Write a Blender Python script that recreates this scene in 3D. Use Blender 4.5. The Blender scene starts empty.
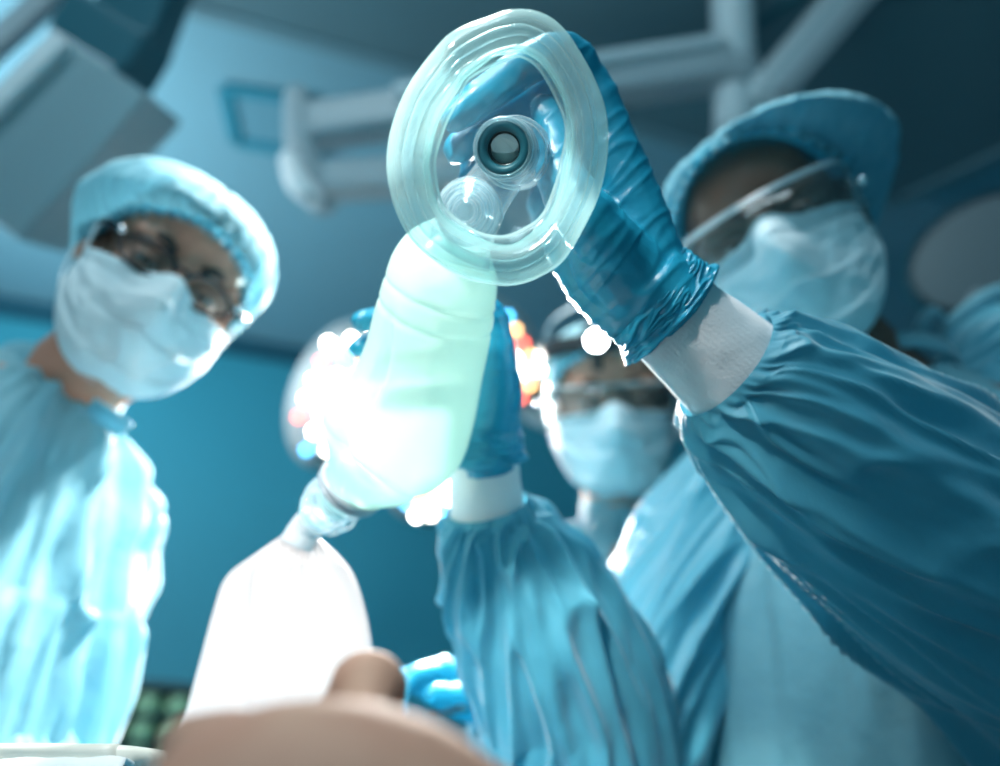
import bpy, math, random
import numpy as np
from mathutils import Vector, Matrix, noise as mnoise
random.seed(7)
PI = math.pi
SC = bpy.context.scene
COL = SC.collection
R_ = math.radians

# ---------------------------------------------------------------- camera frame
CAM = Vector((0, 0, 0.98)); PITCH = R_(35); FPX = 800.0
RT = Vector((1, 0, 0)); FW = Vector((0, math.cos(PITCH), math.sin(PITCH))); UP = Vector((0, -math.sin(PITCH), math.cos(PITCH)))
def P(px, py, d):
    return CAM + RT * ((px - 500) / FPX * d) + UP * (-(py - 383) / FPX * d) + FW * d
def cd(a, b, c):
    return (RT * a + UP * b + FW * c).normalized()
def onplane(px, py, z):
    v = P(px, py, 1) - CAM
    return CAM + v * ((z - CAM.z) / v.z)

# ---------------------------------------------------------------- materials
def mat(name, base=(.8, .8, .8), rough=.5, metal=0, trans=0.0, sheen=0, emis=None, es=0, spec=.5, bump=None, vary=None, coat=0):
    m = bpy.data.materials.new(name); m.use_nodes = True
    nt = m.node_tree; nd = nt.nodes; ln = nt.links
    b = nd['Principled BSDF']; out = nd['Material Output']
    b.inputs['Base Color'].default_value = (*base, 1); b.inputs['Roughness'].default_value = rough
    b.inputs['Metallic'].default_value = metal; b.inputs['Specular IOR Level'].default_value = spec
    b.inputs['Coat Weight'].default_value = coat
    if sheen:
        b.inputs['Sheen Weight'].default_value = sheen; b.inputs['Sheen Roughness'].default_value = .4
    if emis:
        b.inputs['Emission Color'].default_value = (*emis, 1); b.inputs['Emission Strength'].default_value = es
    tc = nd.new('ShaderNodeTexCoord')
    if vary:
        sc, col2 = vary
        n = nd.new('ShaderNodeTexNoise'); n.inputs['Scale'].default_value = sc; n.inputs['Detail'].default_value = 5
        ln.new(tc.outputs['Object'], n.inputs['Vector'])
        mx = nd.new('ShaderNodeMix'); mx.data_type = 'RGBA'
        mx.inputs[6].default_value = (*base, 1); mx.inputs[7].default_value = (*col2, 1)
        ln.new(n.outputs['Fac'], mx.inputs[0]); ln.new(mx.outputs[2], b.inputs['Base Color'])
    if bump:
        for sc, st, dist in (bump if isinstance(bump, list) else [bump]):
            n = nd.new('ShaderNodeTexNoise'); n.inputs['Scale'].default_value = sc; n.inputs['Detail'].default_value = 6
            ln.new(tc.outputs['Object'], n.inputs['Vector'])
            bp = nd.new('ShaderNodeBump'); bp.inputs['Strength'].default_value = st; bp.inputs['Distance'].default_value = dist
            ln.new(n.outputs['Fac'], bp.inputs['Height'])
            old = b.inputs['Normal'].links
            if old: ln.new(old[0].from_socket, bp.inputs['Normal'])
            ln.new(bp.outputs['Normal'], b.inputs['Normal'])
    if trans:
        t = nd.new('ShaderNodeBsdfTranslucent'); t.inputs['Color'].default_value = (*[min(1, c * 1.3 + .03) for c in base], 1)
        ms = nd.new('ShaderNodeMixShader'); ms.inputs[0].default_value = trans
        ln.new(b.outputs[0], ms.inputs[1]); ln.new(t.outputs[0], ms.inputs[2]); ln.new(ms.outputs[0], out.inputs['Surface'])
    return m
def film(name, color, clear, milk=.5, edge=.8, rough=.12, gloss=1.0, power=.35):
    """thin transparent plastic: see-through face on, milky and shiny at grazing angles"""
    m = bpy.data.materials.new(name); m.use_nodes = True
    nt = m.node_tree; nd = nt.nodes; ln = nt.links
    for n in list(nd):
        if n.type != 'OUTPUT_MATERIAL': nd.remove(n)
    out = nd['Material Output']
    tr = nd.new('ShaderNodeBsdfTransparent'); tr.inputs['Color'].default_value = (*[.5 + .5 * c for c in color], 1)
    df = nd.new('ShaderNodeBsdfDiffuse'); df.inputs['Color'].default_value = (*color, 1)
    tl = nd.new('ShaderNodeBsdfTranslucent'); tl.inputs['Color'].default_value = (*color, 1)
    m1 = nd.new('ShaderNodeMixShader'); m1.inputs[0].default_value = milk
    ln.new(df.outputs[0], m1.inputs[1]); ln.new(tl.outputs[0], m1.inputs[2])
    lw = nd.new('ShaderNodeLayerWeight'); lw.inputs['Blend'].default_value = power
    mr = nd.new('ShaderNodeMapRange'); mr.inputs['To Min'].default_value = 1 - clear; mr.inputs['To Max'].default_value = edge
    ln.new(lw.outputs['Facing'], mr.inputs['Value'])
    m2 = nd.new('ShaderNodeMixShader'); ln.new(mr.outputs[0], m2.inputs[0])
    ln.new(tr.outputs[0], m2.inputs[1]); ln.new(m1.outputs[0], m2.inputs[2])
    gl = nd.new('ShaderNodeBsdfGlossy'); gl.inputs['Roughness'].default_value = rough
    l2 = nd.new('ShaderNodeLayerWeight'); l2.inputs['Blend'].default_value = .5
    pw = nd.new('ShaderNodeMath'); pw.operation = 'POWER'; pw.inputs[1].default_value = 3.5
    mu = nd.new('ShaderNodeMath'); mu.operation = 'MULTIPLY_ADD'; mu.inputs[1].default_value = .55 * gloss; mu.inputs[2].default_value = .04 * gloss; mu.use_clamp = True
    ln.new(l2.outputs['Facing'], pw.inputs[0]); ln.new(pw.outputs[0], mu.inputs[0])
    m3 = nd.new('ShaderNodeMixShader'); ln.new(mu.outputs[0], m3.inputs[0])
    ln.new(m2.outputs[0], m3.inputs[1]); ln.new(gl.outputs[0], m3.inputs[2])
    ln.new(m3.outputs[0], out.inputs['Surface'])
    return m
M = {}
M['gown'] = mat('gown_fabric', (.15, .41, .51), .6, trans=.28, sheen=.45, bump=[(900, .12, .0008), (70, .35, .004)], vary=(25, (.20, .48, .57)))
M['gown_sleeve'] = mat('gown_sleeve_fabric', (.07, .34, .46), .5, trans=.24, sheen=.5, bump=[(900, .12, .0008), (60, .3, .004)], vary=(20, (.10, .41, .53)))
M['cuff'] = mat('knit_cuff', (.78, .80, .82), .9, sheen=.3, bump=[(600, .5, .001)])
M['glove'] = mat('nitrile_glove', (.010, .28, .44), .33, spec=.6, bump=[(500, .15, .0008)], vary=(30, (.016, .32, .48)))
M['mask'] = mat('mask_fabric', (.66, .79, .83), .85, trans=.15, bump=[(700, .25, .001), (60, .3, .003)])
M['mask_edge'] = mat('mask_binding', (.72, .84, .88), .8)
M['cap'] = mat('cap_fabric', (.10, .42, .54), .8, trans=.35, bump=[(350, .4, .002), (90, .5, .006)], vary=(60, (.36, .66, .74)))
M['band'] = mat('cap_elastic', (.12, .55, .70), .8, bump=[(300, .4, .002)])
M['skin'] = mat('skin_fair', (.50, .25, .17), .5, bump=[(300, .2, .001)], vary=(12, (.42, .19, .13)))
M['skin_dark'] = mat('skin_deep', (.16, .072, .047), .42, bump=[(300, .2, .001)], vary=(12, (.22, .10, .068)))
M['skin_patient'] = mat('skin_patient', (.48, .33, .24), .7, spec=.3, bump=[(300, .2, .001)], vary=(26, (.32, .13, .09)))
M['hair'] = mat('dark_hair', (.018, .014, .012), .6, bump=[(220, .8, .004)])
M['eye_white'] = mat('eye_white', (.42, .40, .39), .3)
M['iris'] = mat('iris', (.03, .02, .015), .1)
M['frame_dark'] = mat('spectacle_frame', (.012, .014, .018), .25)
M['clear_frame'] = film('clear_goggle_frame', (.8, .9, .93), .5, edge=.9, rough=.08, gloss=2)
M['lens'] = film('clear_lens', (.6, .75, .78), .98, edge=.10, rough=.03, gloss=.7)
M['chrome'] = mat('glint_chrome', (.9, .9, .92), .08, metal=1)  # mirror finish for balls added to the eyewear as lamp glints
M['vinyl'] = film('mask_cushion_vinyl', (.68, .92, .91), .90, milk=.6, edge=.72, rough=.12, gloss=.8, power=.4)
M['dome'] = film('mask_dome_plastic', (.82, .96, .96), .985, milk=.5, edge=.14, rough=.06, gloss=.8, power=.3)
M['clear'] = film('clear_valve_plastic', (.75, .88, .92), .90, milk=.4, edge=.6, rough=.05, gloss=1.6, power=.4)
M['bag'] = film('silicone_bag', (.82, .962, .915), .46, milk=.7, edge=.9, rough=.25, gloss=.7, power=.4)
M['reservoir'] = mat('reservoir_film', (.62, .60, .60), .4, trans=.4, bump=[(25, .3, .004)])
M['white_plastic'] = mat('white_plastic', (.82, .84, .86), .4)
M['rubber'] = mat('black_rubber', (.008, .012, .015), .35)
M['membrane'] = mat('valve_membrane', (.70, .92, .90), .4, trans=.5)
M['grey_ring'] = mat('grey_collar', (.34, .40, .44), .35)
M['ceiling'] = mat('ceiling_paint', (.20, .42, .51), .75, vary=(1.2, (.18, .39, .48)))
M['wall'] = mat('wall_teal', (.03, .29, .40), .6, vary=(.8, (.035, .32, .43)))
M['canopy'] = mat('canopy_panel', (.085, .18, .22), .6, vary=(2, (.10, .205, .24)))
M['canopy_edge'] = mat('canopy_edge', (.14, .27, .32), .5)
M['coving'] = mat('dark_coving', (.008, .09, .14), .6)
M['floor'] = mat('floor_vinyl', (.10, .24, .28), .4, vary=(4, (.12, .27, .31)))
M['hatch'] = mat('hatch_frame', (.03, .26, .36), .5)
M['hatch_in'] = mat('hatch_panel', (.14, .34, .43), .6)
M['arm_grey'] = mat('arm_enamel', (.30, .38, .42), .4)
M['arm_light'] = mat('arm_light_enamel', (.50, .60, .64), .4)
M['arm_white'] = mat('arm_white', (.8, .84, .86), .4)
M['boom_dark'] = mat('boom_teal', (.015, .11, .15), .45)
M['boom_face'] = mat('boom_face', (.24, .36, .40), .5)
M['lamp_shell'] = mat('lamp_shell', (.62, .68, .70), .35)
M['lamp_back'] = mat('lamp_backplate', (.55, .60, .62), .4)
M['lamp_grey'] = mat('lamp_grey', (.14, .18, .20), .5)
M['led_w'] = mat('led_white', (.9, .9, .9), .4, emis=(1, .93, .82), es=36)
M['led_r'] = mat('led_red', (.8, .2, .2), .4, emis=(1, .13, .08), es=9)
M['led_b'] = mat('led_blue', (.2, .6, .9), .4, emis=(.08, .55, 1), es=9)
M['led_a'] = mat('led_amber', (.9, .6, .3), .4, emis=(1, .55, .22), es=10)
M['headlight'] = mat('headlight_lens', (.9, .9, .9), .3, emis=(.93, .98, 1), es=42)
M['black'] = mat('black_band', (.012, .014, .017), .5)
M['steel'] = mat('steel', (.55, .57, .6), .22, metal=1)
M['dark_steel'] = mat('dark_steel', (.12, .13, .14), .3, metal=1)
M['drape'] = mat('table_drape', (.03, .30, .42), .8, bump=[(60, .4, .004)])
M['linen'] = mat('white_linen', (.80, .84, .86), .9, bump=[(300, .3, .001)])
M['tray_rim'] = mat('tray_rim', (.72, .68, .56), .35, vary=(30, (.85, .85, .8)))
M['green'] = mat('green_plastic', (.26, .52, .30), .45, vary=(8, (.34, .60, .38)))
M['green_lid'] = mat('green_lid', (.48, .70, .50), .5)
M['rack'] = mat('rack_frame', (.02, .09, .11), .5)
M['mattress'] = mat('table_pad', (.02, .03, .035), .6)

# ---------------------------------------------------------------- mesh helpers
def A(p): return np.array(p, float)
def wloc(o):
    v = Vector(o.location)
    while o.parent: o = o.parent; v += Vector(o.location)
    return v
def add(name, VF, m, parent=None, smooth=True, loc=None):
    V, F = VF
    V = np.asarray(V, float)
    me = bpy.data.meshes.new(name)
    off = A(wloc(parent)) if parent else A(loc if loc is not None else (0, 0, 0))
    me.from_pydata((V - off).tolist(), [], [tuple(int(i) for i in f) for f in F])
    if m: me.materials.append(m)
    if smooth: me.polygons.foreach_set('use_smooth', [True] * len(me.polygons))
    me.update()
    o = bpy.data.objects.new(name, me); COL.objects.link(o)
    if parent: o.parent = parent
    elif loc is not None: o.location = loc
    return o
def root(name, loc, label, cat, group=None):
    o = bpy.data.objects.new(name, None); COL.objects.link(o); o.location = loc; o.empty_display_size = .05
    o['label'] = label; o['category'] = cat
    if group: o['group'] = group
    return o
def tag(o, label, cat, group=None):
    o['label'] = label; o['category'] = cat
    if group: o['group'] = group
    return o
def struct(o): o['kind'] = 'structure'; return o
def join(*L):
    VV, FF, n = [], [], 0
    for V, F in L:
        V = np.asarray(V, float); VV.append(V); FF += [tuple(i + n for i in f) for f in F]; n += len(V)
    return np.vstack(VV), FF
def grid(Pts, closed_u=False, cap=False):
    """Pts [nt][nu] -> quads; closed_u wraps the second index"""
    Pts = np.asarray(Pts, float); nt, nu = Pts.shape[:2]; F = []
    for i in range(nt - 1):
        for j in range(nu if closed_u else nu - 1):
            k = (j + 1) % nu
            F.append((i * nu + j, i * nu + k, (i + 1) * nu + k, (i + 1) * nu + j))
    if cap:
        F.append(tuple(range(nu))[::-1]); F.append(tuple((nt - 1) * nu + j for j in range(nu)))
    return Pts.reshape(-1, 3), F
def cr(pts, n):
    """Catmull-Rom through pts (any dimension)"""
    p = np.array(pts, float); k = len(p)
    if k == 2: return np.array([p[0] + (p[1] - p[0]) * t for t in np.linspace(0, 1, n)])
    p = np.vstack([2 * p[0] - p[1], p, 2 * p[-1] - p[-2]]); out = []
    for s in np.linspace(0, k - 1 - 1e-9, n):
        i = int(s); t = s - i; a, b, c, d = p[i:i + 4]
        out.append(.5 * (2 * b + (c - a) * t + (2 * a - 5 * b + 4 * c - d) * t * t + (3 * b - a - 3 * c + d) * t ** 3))
    return np.array(out)
def nrm(v): return v / (np.linalg.norm(v) + 1e-12)
def tube(path, rad, nt=24, nu=16, side=None, disp=None, cap=True, roundcap=False):
    """path: control points; rad: radii or (a,b) pairs; side: direction of the a radius"""
    path = [A(p) for p in path]; rad = [(r, r) if np.isscalar(r) else r for r in rad]
    if len(rad) != len(path): raise ValueError('rad')
    C = cr(path, nt); Rr = np.maximum(cr(rad, nt), 1e-5)
    T = np.gradient(C, axis=0)
    s = A(side) if side is not None else (A((0, 0, 1)) if abs(nrm(T[0])[2]) < .9 else A((1, 0, 0)))
    rings = []
    for i in range(nt):
        t = nrm(T[i]); s = nrm(s - t * np.dot(s, t)); b = np.cross(t, s); ring = []
        for j in range(nu):
            th = 2 * PI * j / nu
            d = s * (math.cos(th) * Rr[i][0]) + b * (math.sin(th) * Rr[i][1])
            if disp:
                k = disp(i / (nt - 1), th, C[i] + d); L = np.linalg.norm(d); d = d * (1 + k / L)
            ring.append(C[i] + d)
        rings.append(ring)
    if roundcap:
        def endcap(c, ring, t, sgn):
            ring = np.array(ring); r = np.mean(np.linalg.norm(ring - c, axis=1)); L = []
            for a in (30, 55, 75, 86):
                L.append(c + (ring - c) * math.cos(R_(a)) + t * sgn * r * math.sin(R_(a)))
            return L
        rings = endcap(C[0], rings[0], nrm(T[0]), -1)[::-1] + rings + endcap(C[-1], rings[-1], nrm(T[-1]), 1)
    return grid(rings, True, cap)
def ball(c, r, nu=24, nv=14, M3=None):
    c = A(c); r = A((r, r, r)) if np.isscalar(r) else A(r); rings = []
    for i in range(nv + 1):
        ph = PI * min(max(i / nv, .01), .99); ring = []
        for j in range(nu):
            th = 2 * PI * j / nu
            v = A((math.sin(ph) * math.cos(th), math.sin(ph) * math.sin(th), math.cos(ph))) * r
            ring.append(c + (A(M3 @ Vector(v)) if M3 is not None else v))
        rings.append(ring)
    V, F = grid(rings, True, True); return V, [f[::-1] for f in F]
def box(c, ex, ey, ez):
    """centre and three half-extent vectors"""
    c, ex, ey, ez = A(c), A(ex), A(ey), A(ez); V = []
    for k in (-1, 1):
        for j in (-1, 1):
            for i in (-1, 1): V.append(c + i * ex + j * ey + k * ez)
    return np.array(V), [(0, 2, 3, 1), (4, 5, 7, 6), (0, 1, 5, 4), (2, 6, 7, 3), (0, 4, 6, 2), (1, 3, 7, 5)]
def bevel(o, w=.004, s=3):
    m = o.modifiers.new('bevel', 'BEVEL'); m.width = w; m.segments = s; m.limit_method = 'ANGLE'; return o
def solid(o, t):
    m = o.modifiers.new('solid', 'SOLIDIFY'); m.thickness = t; m.offset = 0; return o
def ribbon_box(p0, p1, w, h, upv):
    p0, p1 = A(p0), A(p1); t = p1 - p0; L = np.linalg.norm(t); t /= L; u = nrm(A(upv) - t * np.dot(A(upv), t)); s = np.cross(t, u)
    return box((p0 + p1) / 2, t * L / 2, s * w / 2, u * h / 2)
def disc(c, n, r, nu=20, z=0):
    c = A(c); n = nrm(A(n)); a = nrm(np.cross(n, A((.3, .9, .1)))); b = np.cross(n, a)
    return np.array([c + a * r * math.cos(2 * PI * j / nu) + b * r * math.sin(2 * PI * j / nu) for j in range(nu)]), [tuple(range(nu))]
def fuse(parts, voxel, smooth=6, fac=.5):
    me = bpy.data.meshes.new('tmp'); V, F = join(*parts)
    me.from_pydata(V.tolist(), [], F); o = bpy.data.objects.new('tmp', me); COL.objects.link(o)
    m = o.modifiers.new('r', 'REMESH'); m.mode = 'VOXEL'; m.voxel_size = voxel
    s = o.modifiers.new('s', 'SMOOTH'); s.iterations = smooth; s.factor = fac
    dg = bpy.context.evaluated_depsgraph_get(); dg.update(); ev = o.evaluated_get(dg); m2 = ev.to_mesh()
    n = len(m2.vertices); co = np.empty(n * 3); m2.vertices.foreach_get('co', co); nn = np.empty(n * 3); m2.vertices.foreach_get('normal', nn)
    F2 = [tuple(p.vertices) for p in m2.polygons]; ev.to_mesh_clear()
    bpy.data.objects.remove(o); bpy.data.meshes.remove(me)
    return co.reshape(-1, 3), F2, nn.reshape(-1, 3)
def nz(x, y, z=0.0): return mnoise.noise(Vector((x, y, z)))
def ridge(x, y, z=0.0, p=2.0):
    n = mnoise.noise(Vector((x, y, z))) * 2.6; return max(0.0, 1.12 - math.sqrt(n * n + .03)) ** p

# ---------------------------------------------------------------- people
def frame(F, U):
    F = A(F); F = nrm(F); U = A(U); U = nrm(U - F * np.dot(U, F)); S = np.cross(U, F)
    return np.array([S, F, U]).T     # columns: side, forward, up
def to_w(V, c, Fm, s): return (np.asarray(V, float) * s) @ Fm.T + A(c)

def head_shapes():
    L = [ball((0, -.012, .032), (.077, .096, .081)), ball((0, .03, -.03), (.062, .06, .082)), ball((0, .05, -.09), (.042, .036, .03)),
         ball((.036, .054, -.03), (.029, .028, .03)), ball((-.036, .054, -.03), (.029, .028, .03)),
         ball((.03, .076, .027), (.03, .014, .011)), ball((-.03, .076, .027), (.03, .014, .011)), ball((0, .05, .05), (.06, .045, .045)),
         tube([(0, .083, .022), (0, .095, -.002), (0, .108, -.022), (0, .106, -.03)], [.009, .009, .0125, .01], 12, 12, roundcap=True),
         ball((.011, .094, -.028), (.009, .011, .008)), ball((-.011, .094, -.028), (.009, .011, .008)),
         ball((0, .082, -.055), (.024, .014, .007)), ball((0, .079, -.066), (.022, .014, .008)), ball((0, .081, -.096), (.018, .014, .014)),
         tube([(.05, .01, -.07), (.035, .05, -.1), (0, .065, -.108), (-.035, .05, -.1), (-.05, .01, -.07)], [.018, .017, .016, .017, .018], 16, 10)]
    for sx in (-1, 1):
        L.append(ball((sx * .080, -.012, -.006), (.008, .017, .028)))
        L.append(tube([(sx * .082, .0, -.03), (sx * .088, -.022, -.018), (sx * .091, -.03, .008), (sx * .088, -.018, .026), (sx * .082, 0, .02)], [.004] * 5, 16, 8))
    return L
EYES = [(.031, .076, .004), (-.031, .076, .004)]
def head_post(V):
    for ex, ey, ez in EYES:
        d = np.sqrt(((V[:, 0] - ex) / .021) ** 2 + ((V[:, 2] - ez) / .013) ** 2)
        k = np.clip(1 - d, 0, 1); k = k * k * (3 - 2 * k)
        V[:, 1] -= k * .011 * (V[:, 1] > 0.03)
    return V

def make_body(par, hc, Fm, hs, chain, arms, legs, m):
    """one continuous surface: head, neck, trunk, arms and legs"""
    parts = [(to_w(V, hc, Fm, hs), F) for V, F in head_shapes()]
    nk = to_w([(0, -.03, -.03), (0, -.035, -.09)], hc, Fm, hs)
    nb = A(chain[0])
    parts.append(tube([nk[0], nk[1], (nk[1] + nb) / 2, nb, nb + A((0, 0, -.07))], [.05, .055, .054, .062, .09], 20, 20))
    side = chain_side
    parts.append(tube(chain, [(.09, .06), (.17, .09), (.165, .1), (.15, .1), (.165, .105)], 24, 24, side=par['side']))
    for a in arms: parts.append(tube(a, [.052, .044, .035, .027, .017][:len(a)] if len(a) <= 5 else None, 24, 14, roundcap=True))
    for l in legs: parts.append(tube(l, [.085, .06, .058, .04, .035], 20, 14, roundcap=True)); parts.append(ball(A(l[-1]) + A((0, -.06, -.015)), (.045, .13, .035)))
    V, F, N = fuse(parts, .0048, 5)
    # eye sockets pressed in, in head space
    loc = ((V - A(hc)) @ Fm) / hs
    near = (np.abs(loc) < .15).all(axis=1)
    l2 = head_post(loc.copy()); V[near] = to_w(l2[near], hc, Fm, hs)
    return add('body', (V, F), m, par)
chain_side = None

def eyes(par, hc, Fm, hs, closed=False, m=None):
    for e in EYES:
        c = to_w([(e[0], e[1] - .0045, e[2])], hc, Fm, hs)[0]
        if closed:
            add('eyelid', ball(c, .0145 * hs, 20, 12), m, par); continue
        b = add('eye', ball(c, .0122 * hs, 20, 12), M['eye_white'], par)
        f = nrm(Fm @ A((0, 1, -.12)))
        add('iris', ball(c + f * .0066 * hs, .0066 * hs, 16, 10), M['iris'], b)
        # upper eyelid and brow
        V = []
        cl = A((e[0], e[1] - .0045, e[2]))
        for up_ in (1, -1):
            G = []
            for i in range(15):
                a = -1 + i / 7; row = []
                edge = (.0022 if up_ > 0 else .0045) * (1 - a * a) ** .7
                for k in range(8):
                    z = up_ * (edge + k / 7 * (.0128 - edge))
                    x = a * .0142; rr = .0134 ** 2 - x * x * .8 - z * z * .8
                    row.append(cl + A((x, math.sqrt(max(rr, 1e-6)) + .0002, z)))
                G.append(row)
            W_ = to_w(np.array(G).reshape(-1, 3), hc, Fm, hs).reshape(15, 8, 3)
            solid(add('eyelid', grid(W_), m, par), .0012)
def brows(par, hc, Fm, hs):
    for sx in (-1, 1):
        pts = [(sx * .014, .093, .024), (sx * .028, .0915, .031), (sx * .048, .078, .027)]
        add('eyebrow', tube(to_w(pts, hc, Fm, hs), [(.0035, .0025), (.004, .0025), (.002, .0015)], 16, 8, side=Fm[:, 2], disp=lambda t, th, p: .0008 * nz(*(p * 900))), M['hair'], par)

def bouffant(par, hc, Fm, hs, fz=.062, bz=-.055, puff=.18, back=.3, seed=0, m=None, rx=.084, ry=.106, top=.092, lean=0.0, ruff=1.0):
    nu, nt = 220, 60; rings = []
    bc = A((0, -.006, 0))
    for i in range(nt):
        v = i / (nt - 1); th = v * PI / 2; ring = []
        for j in range(nu):
            ph = 2 * PI * j / nu; cs, sn = math.cos(ph), math.sin(ph)      # ph=0 is the forehead
            zb = (fz + bz) / 2 + (fz - bz) / 2 * cs
            bk = .5 - .5 * cs
            pf = (puff + back * bk) * math.sin(2 * th) ** .8 + abs(lean) * max(0, sn if lean > 0 else -sn) * min(1, 1.7 * math.sin(2 * th)) ** .8
            w = .035 * nz(cs * 3 + seed, sn * 3, v * 2.5) + .022 * ruff * ridge(cs * 7 + seed, sn * 7, v * 1.4) * math.sin(2 * th) ** .5
            w += .016 * ruff * nz(cs * 11 + seed, sn * 11, v * 7) + .022 * ruff * (ridge(cs * 13, sn * 13, seed + v * 1.2, 1.2) - .3) * math.exp(-v * 3) * min(1, v * 12)
            w += .02 * ruff * math.sin(ph * 46 + 3 * nz(ph * 3, seed)) * math.exp(-v * 9)
            k = math.cos(th) ** .85 * (1 + pf + w)
            x = rx * sn * k; y = ry * cs * k
            z = zb * (1 - math.sin(th)) + math.sin(th) * (.036 + top * (1 + w * .8) + .02 * back * (1 - cs * math.cos(th)))
            ring.append(A((x, y, z)) + bc)
        rings.append(ring)
    # frill below the elastic
    fr = []
    for i in range(4):
        t = (4 - i) / 4; ring = []
        for j in range(nu):
            p = rings[0][j]; ph = 2 * PI * j / nu; k = 1 + t * (.025 + .03 * math.sin(ph * 46 + 3 * nz(ph * 3, seed)) * ruff)
            ring.append(A((p[0] * k, p[1] * k, p[2] - t * .007)))
        fr.append(ring)
    rr = np.array(fr + rings); sh = rr.shape
    W = to_w(rr.reshape(-1, 3), hc, Fm, hs).reshape(sh)
    o = add('bouffant_cap', grid(W, True, False), m or M['cap'], par); solid(o, .0008)
    band = to_w([rings[0][j] * A((1.0, 1.0, 1)) for j in range(0, nu, 4)] + [rings[0][0]], hc, Fm, hs)
    add('elastic_band', tube(band, [.0028] * len(band), 200, 8, cap=False), M['band'], o)
    return o

def hairshell(par, hc, Fm, hs, fz=.06, bz=-.06):
    nu, nt = 60, 24; rings = []
    for i in range(nt):
        v = i / (nt - 1); th = v * PI / 2; ring = []
        for j in range(nu):
            ph = 2 * PI * j / nu; cs, sn = math.cos(ph), math.sin(ph); zb = (fz + bz) / 2 + (fz - bz) / 2 * cs
            side = max(0, 1 - abs(abs(ph - PI) - PI * .6) * 4)        # sideburns in front of the ears
            k = math.cos(th) ** .9 * (1.0 + .02 * nz(cs * 9, sn * 9, v * 8))
            ring.append(A((.0805 * sn * k, .1 * cs * k - .012, (zb - .03 * side) * (1 - math.sin(th)) + math.sin(th) * .117)))
        rings.append(ring)
    W = to_w(np.array(rings).reshape(-1, 3), hc, Fm, hs).reshape(nt, nu, 3)
    o = add('hair', grid(W, True, False), M['hair'], par); solid(o, .003); return o

def surg_mask(par, hc, Fm, hs, seed=0, top=.004, bottom=-.122, tilt=0, puffy=.010):
    nu, nv = 90, 90; G = []
    for i in range(nv):
        v = -1 + 2 * i / (nv - 1); row = []
        for j in range(nu):
            u = -1 + 2 * j / (nu - 1); a = u * R_(74); au = abs(u)
            side = au ** 1.6
            zt = top - .010 * math.cos(u * PI * .5) * 0 + .012 * math.exp(-(u / .16) ** 2) - .010 * side - .004
            zb = bottom + .062 * au ** 2.4
            z = zb + (zt - zb) * (v + 1) / 2
            # face radius
            rx = .082; ry = .098
            y = ry * math.cos(a) ** .75 if math.cos(a) > 0 else 0
            x = rx * math.sin(a) * (1.0 if z > -.06 else 1 - .16 * min(1, (-.06 - z) / .06))
            nose = .026 * math.exp(-(u / .26) ** 2) * math.exp(-((z + .028) / .034) ** 2)
            nose += .012 * math.exp(-(u / .16) ** 2) * math.exp(-((z - .004) / .02) ** 2)
            body = puffy * math.cos(u * PI / 2) * math.cos(v * PI / 2) ** .6
            chin = -.030 * max(0, (-.092 - z) / .03) ** 1.5 * math.cos(u * PI / 2)
            y = y * .94 + nose + body + chin + .001
            # pleats
            pv = (v * .5 + .5) * 3.3 + .25; fr = pv - math.floor(pv)
            y += .0042 * (fr - .5) * math.cos(u * PI / 2) ** .5
            z -= .003 * fr
            y += .0035 * ridge(u * 2.2 + seed, v * 1.5 + u * 1.5, seed, 1.5) * (1 - .4 * abs(v)) + .0022 * nz(u * 7, v * 5, seed)
            # gathered sides
            y += .0022 * math.sin(v * 15) * au ** 5
            row.append((x, y, z))
        G.append(row)
    W = to_w(np.array(G).reshape(-1, 3), hc, Fm, hs).reshape(nv, nu, 3)
    o = add('surgical_mask', grid(W), M['mask'], par); solid(o, .0012)
    e = add('top_binding', tube(W[-1][::3], [(.0035, .0012)] * len(W[-1][::3]), 90, 8, side=Fm[:, 2]), M['mask_edge'], o)
    e['label'] = 'pale stitched edge'
    for sx in (0, -1):
        s = 1 if sx == -1 else -1
        pt, pb = W[-3][sx], W[4][sx]
        m1, m2, m3, m4 = to_w([(s * .086, .02, .016), (s * .089, -.022, .02), (s * .09, -.034, -.005), (s * .086, -.008, -.04)], hc, Fm, hs)
        add('ear_loop', tube([pt, m1, m2, m3, m4, pb], [.0017] * 6, 50, 8), M['mask_edge'], o)
    return o

def gown_torso(par, C, rads, side, seed=0, amp=.012, m=None, nt=200, nu=200, name='gown', spread=1.0):
    def disp(t, th, p):
        a = math.cos(th) * 2.2; b = math.sin(th) * 2.2
        d = amp * (ridge(a * 1.5 + seed, b * 1.5, t * 1.6 + .3 * nz(a, b, t * 5), 2.2) - .45)
        d += amp * .55 * (ridge(a * 3.3 + seed + 9 + t * 2, b * 3.3, t * 3.0, 2) - .4)
        d += amp * .35 * nz(a * 6 + t * 9, b * 6, t * 14 + seed)
        return d * min(1, .15 + t * 3)
    return add(name, tube(C, rads, nt, nu, side=side, disp=disp, cap=False), m or M['gown'], par)

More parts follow.
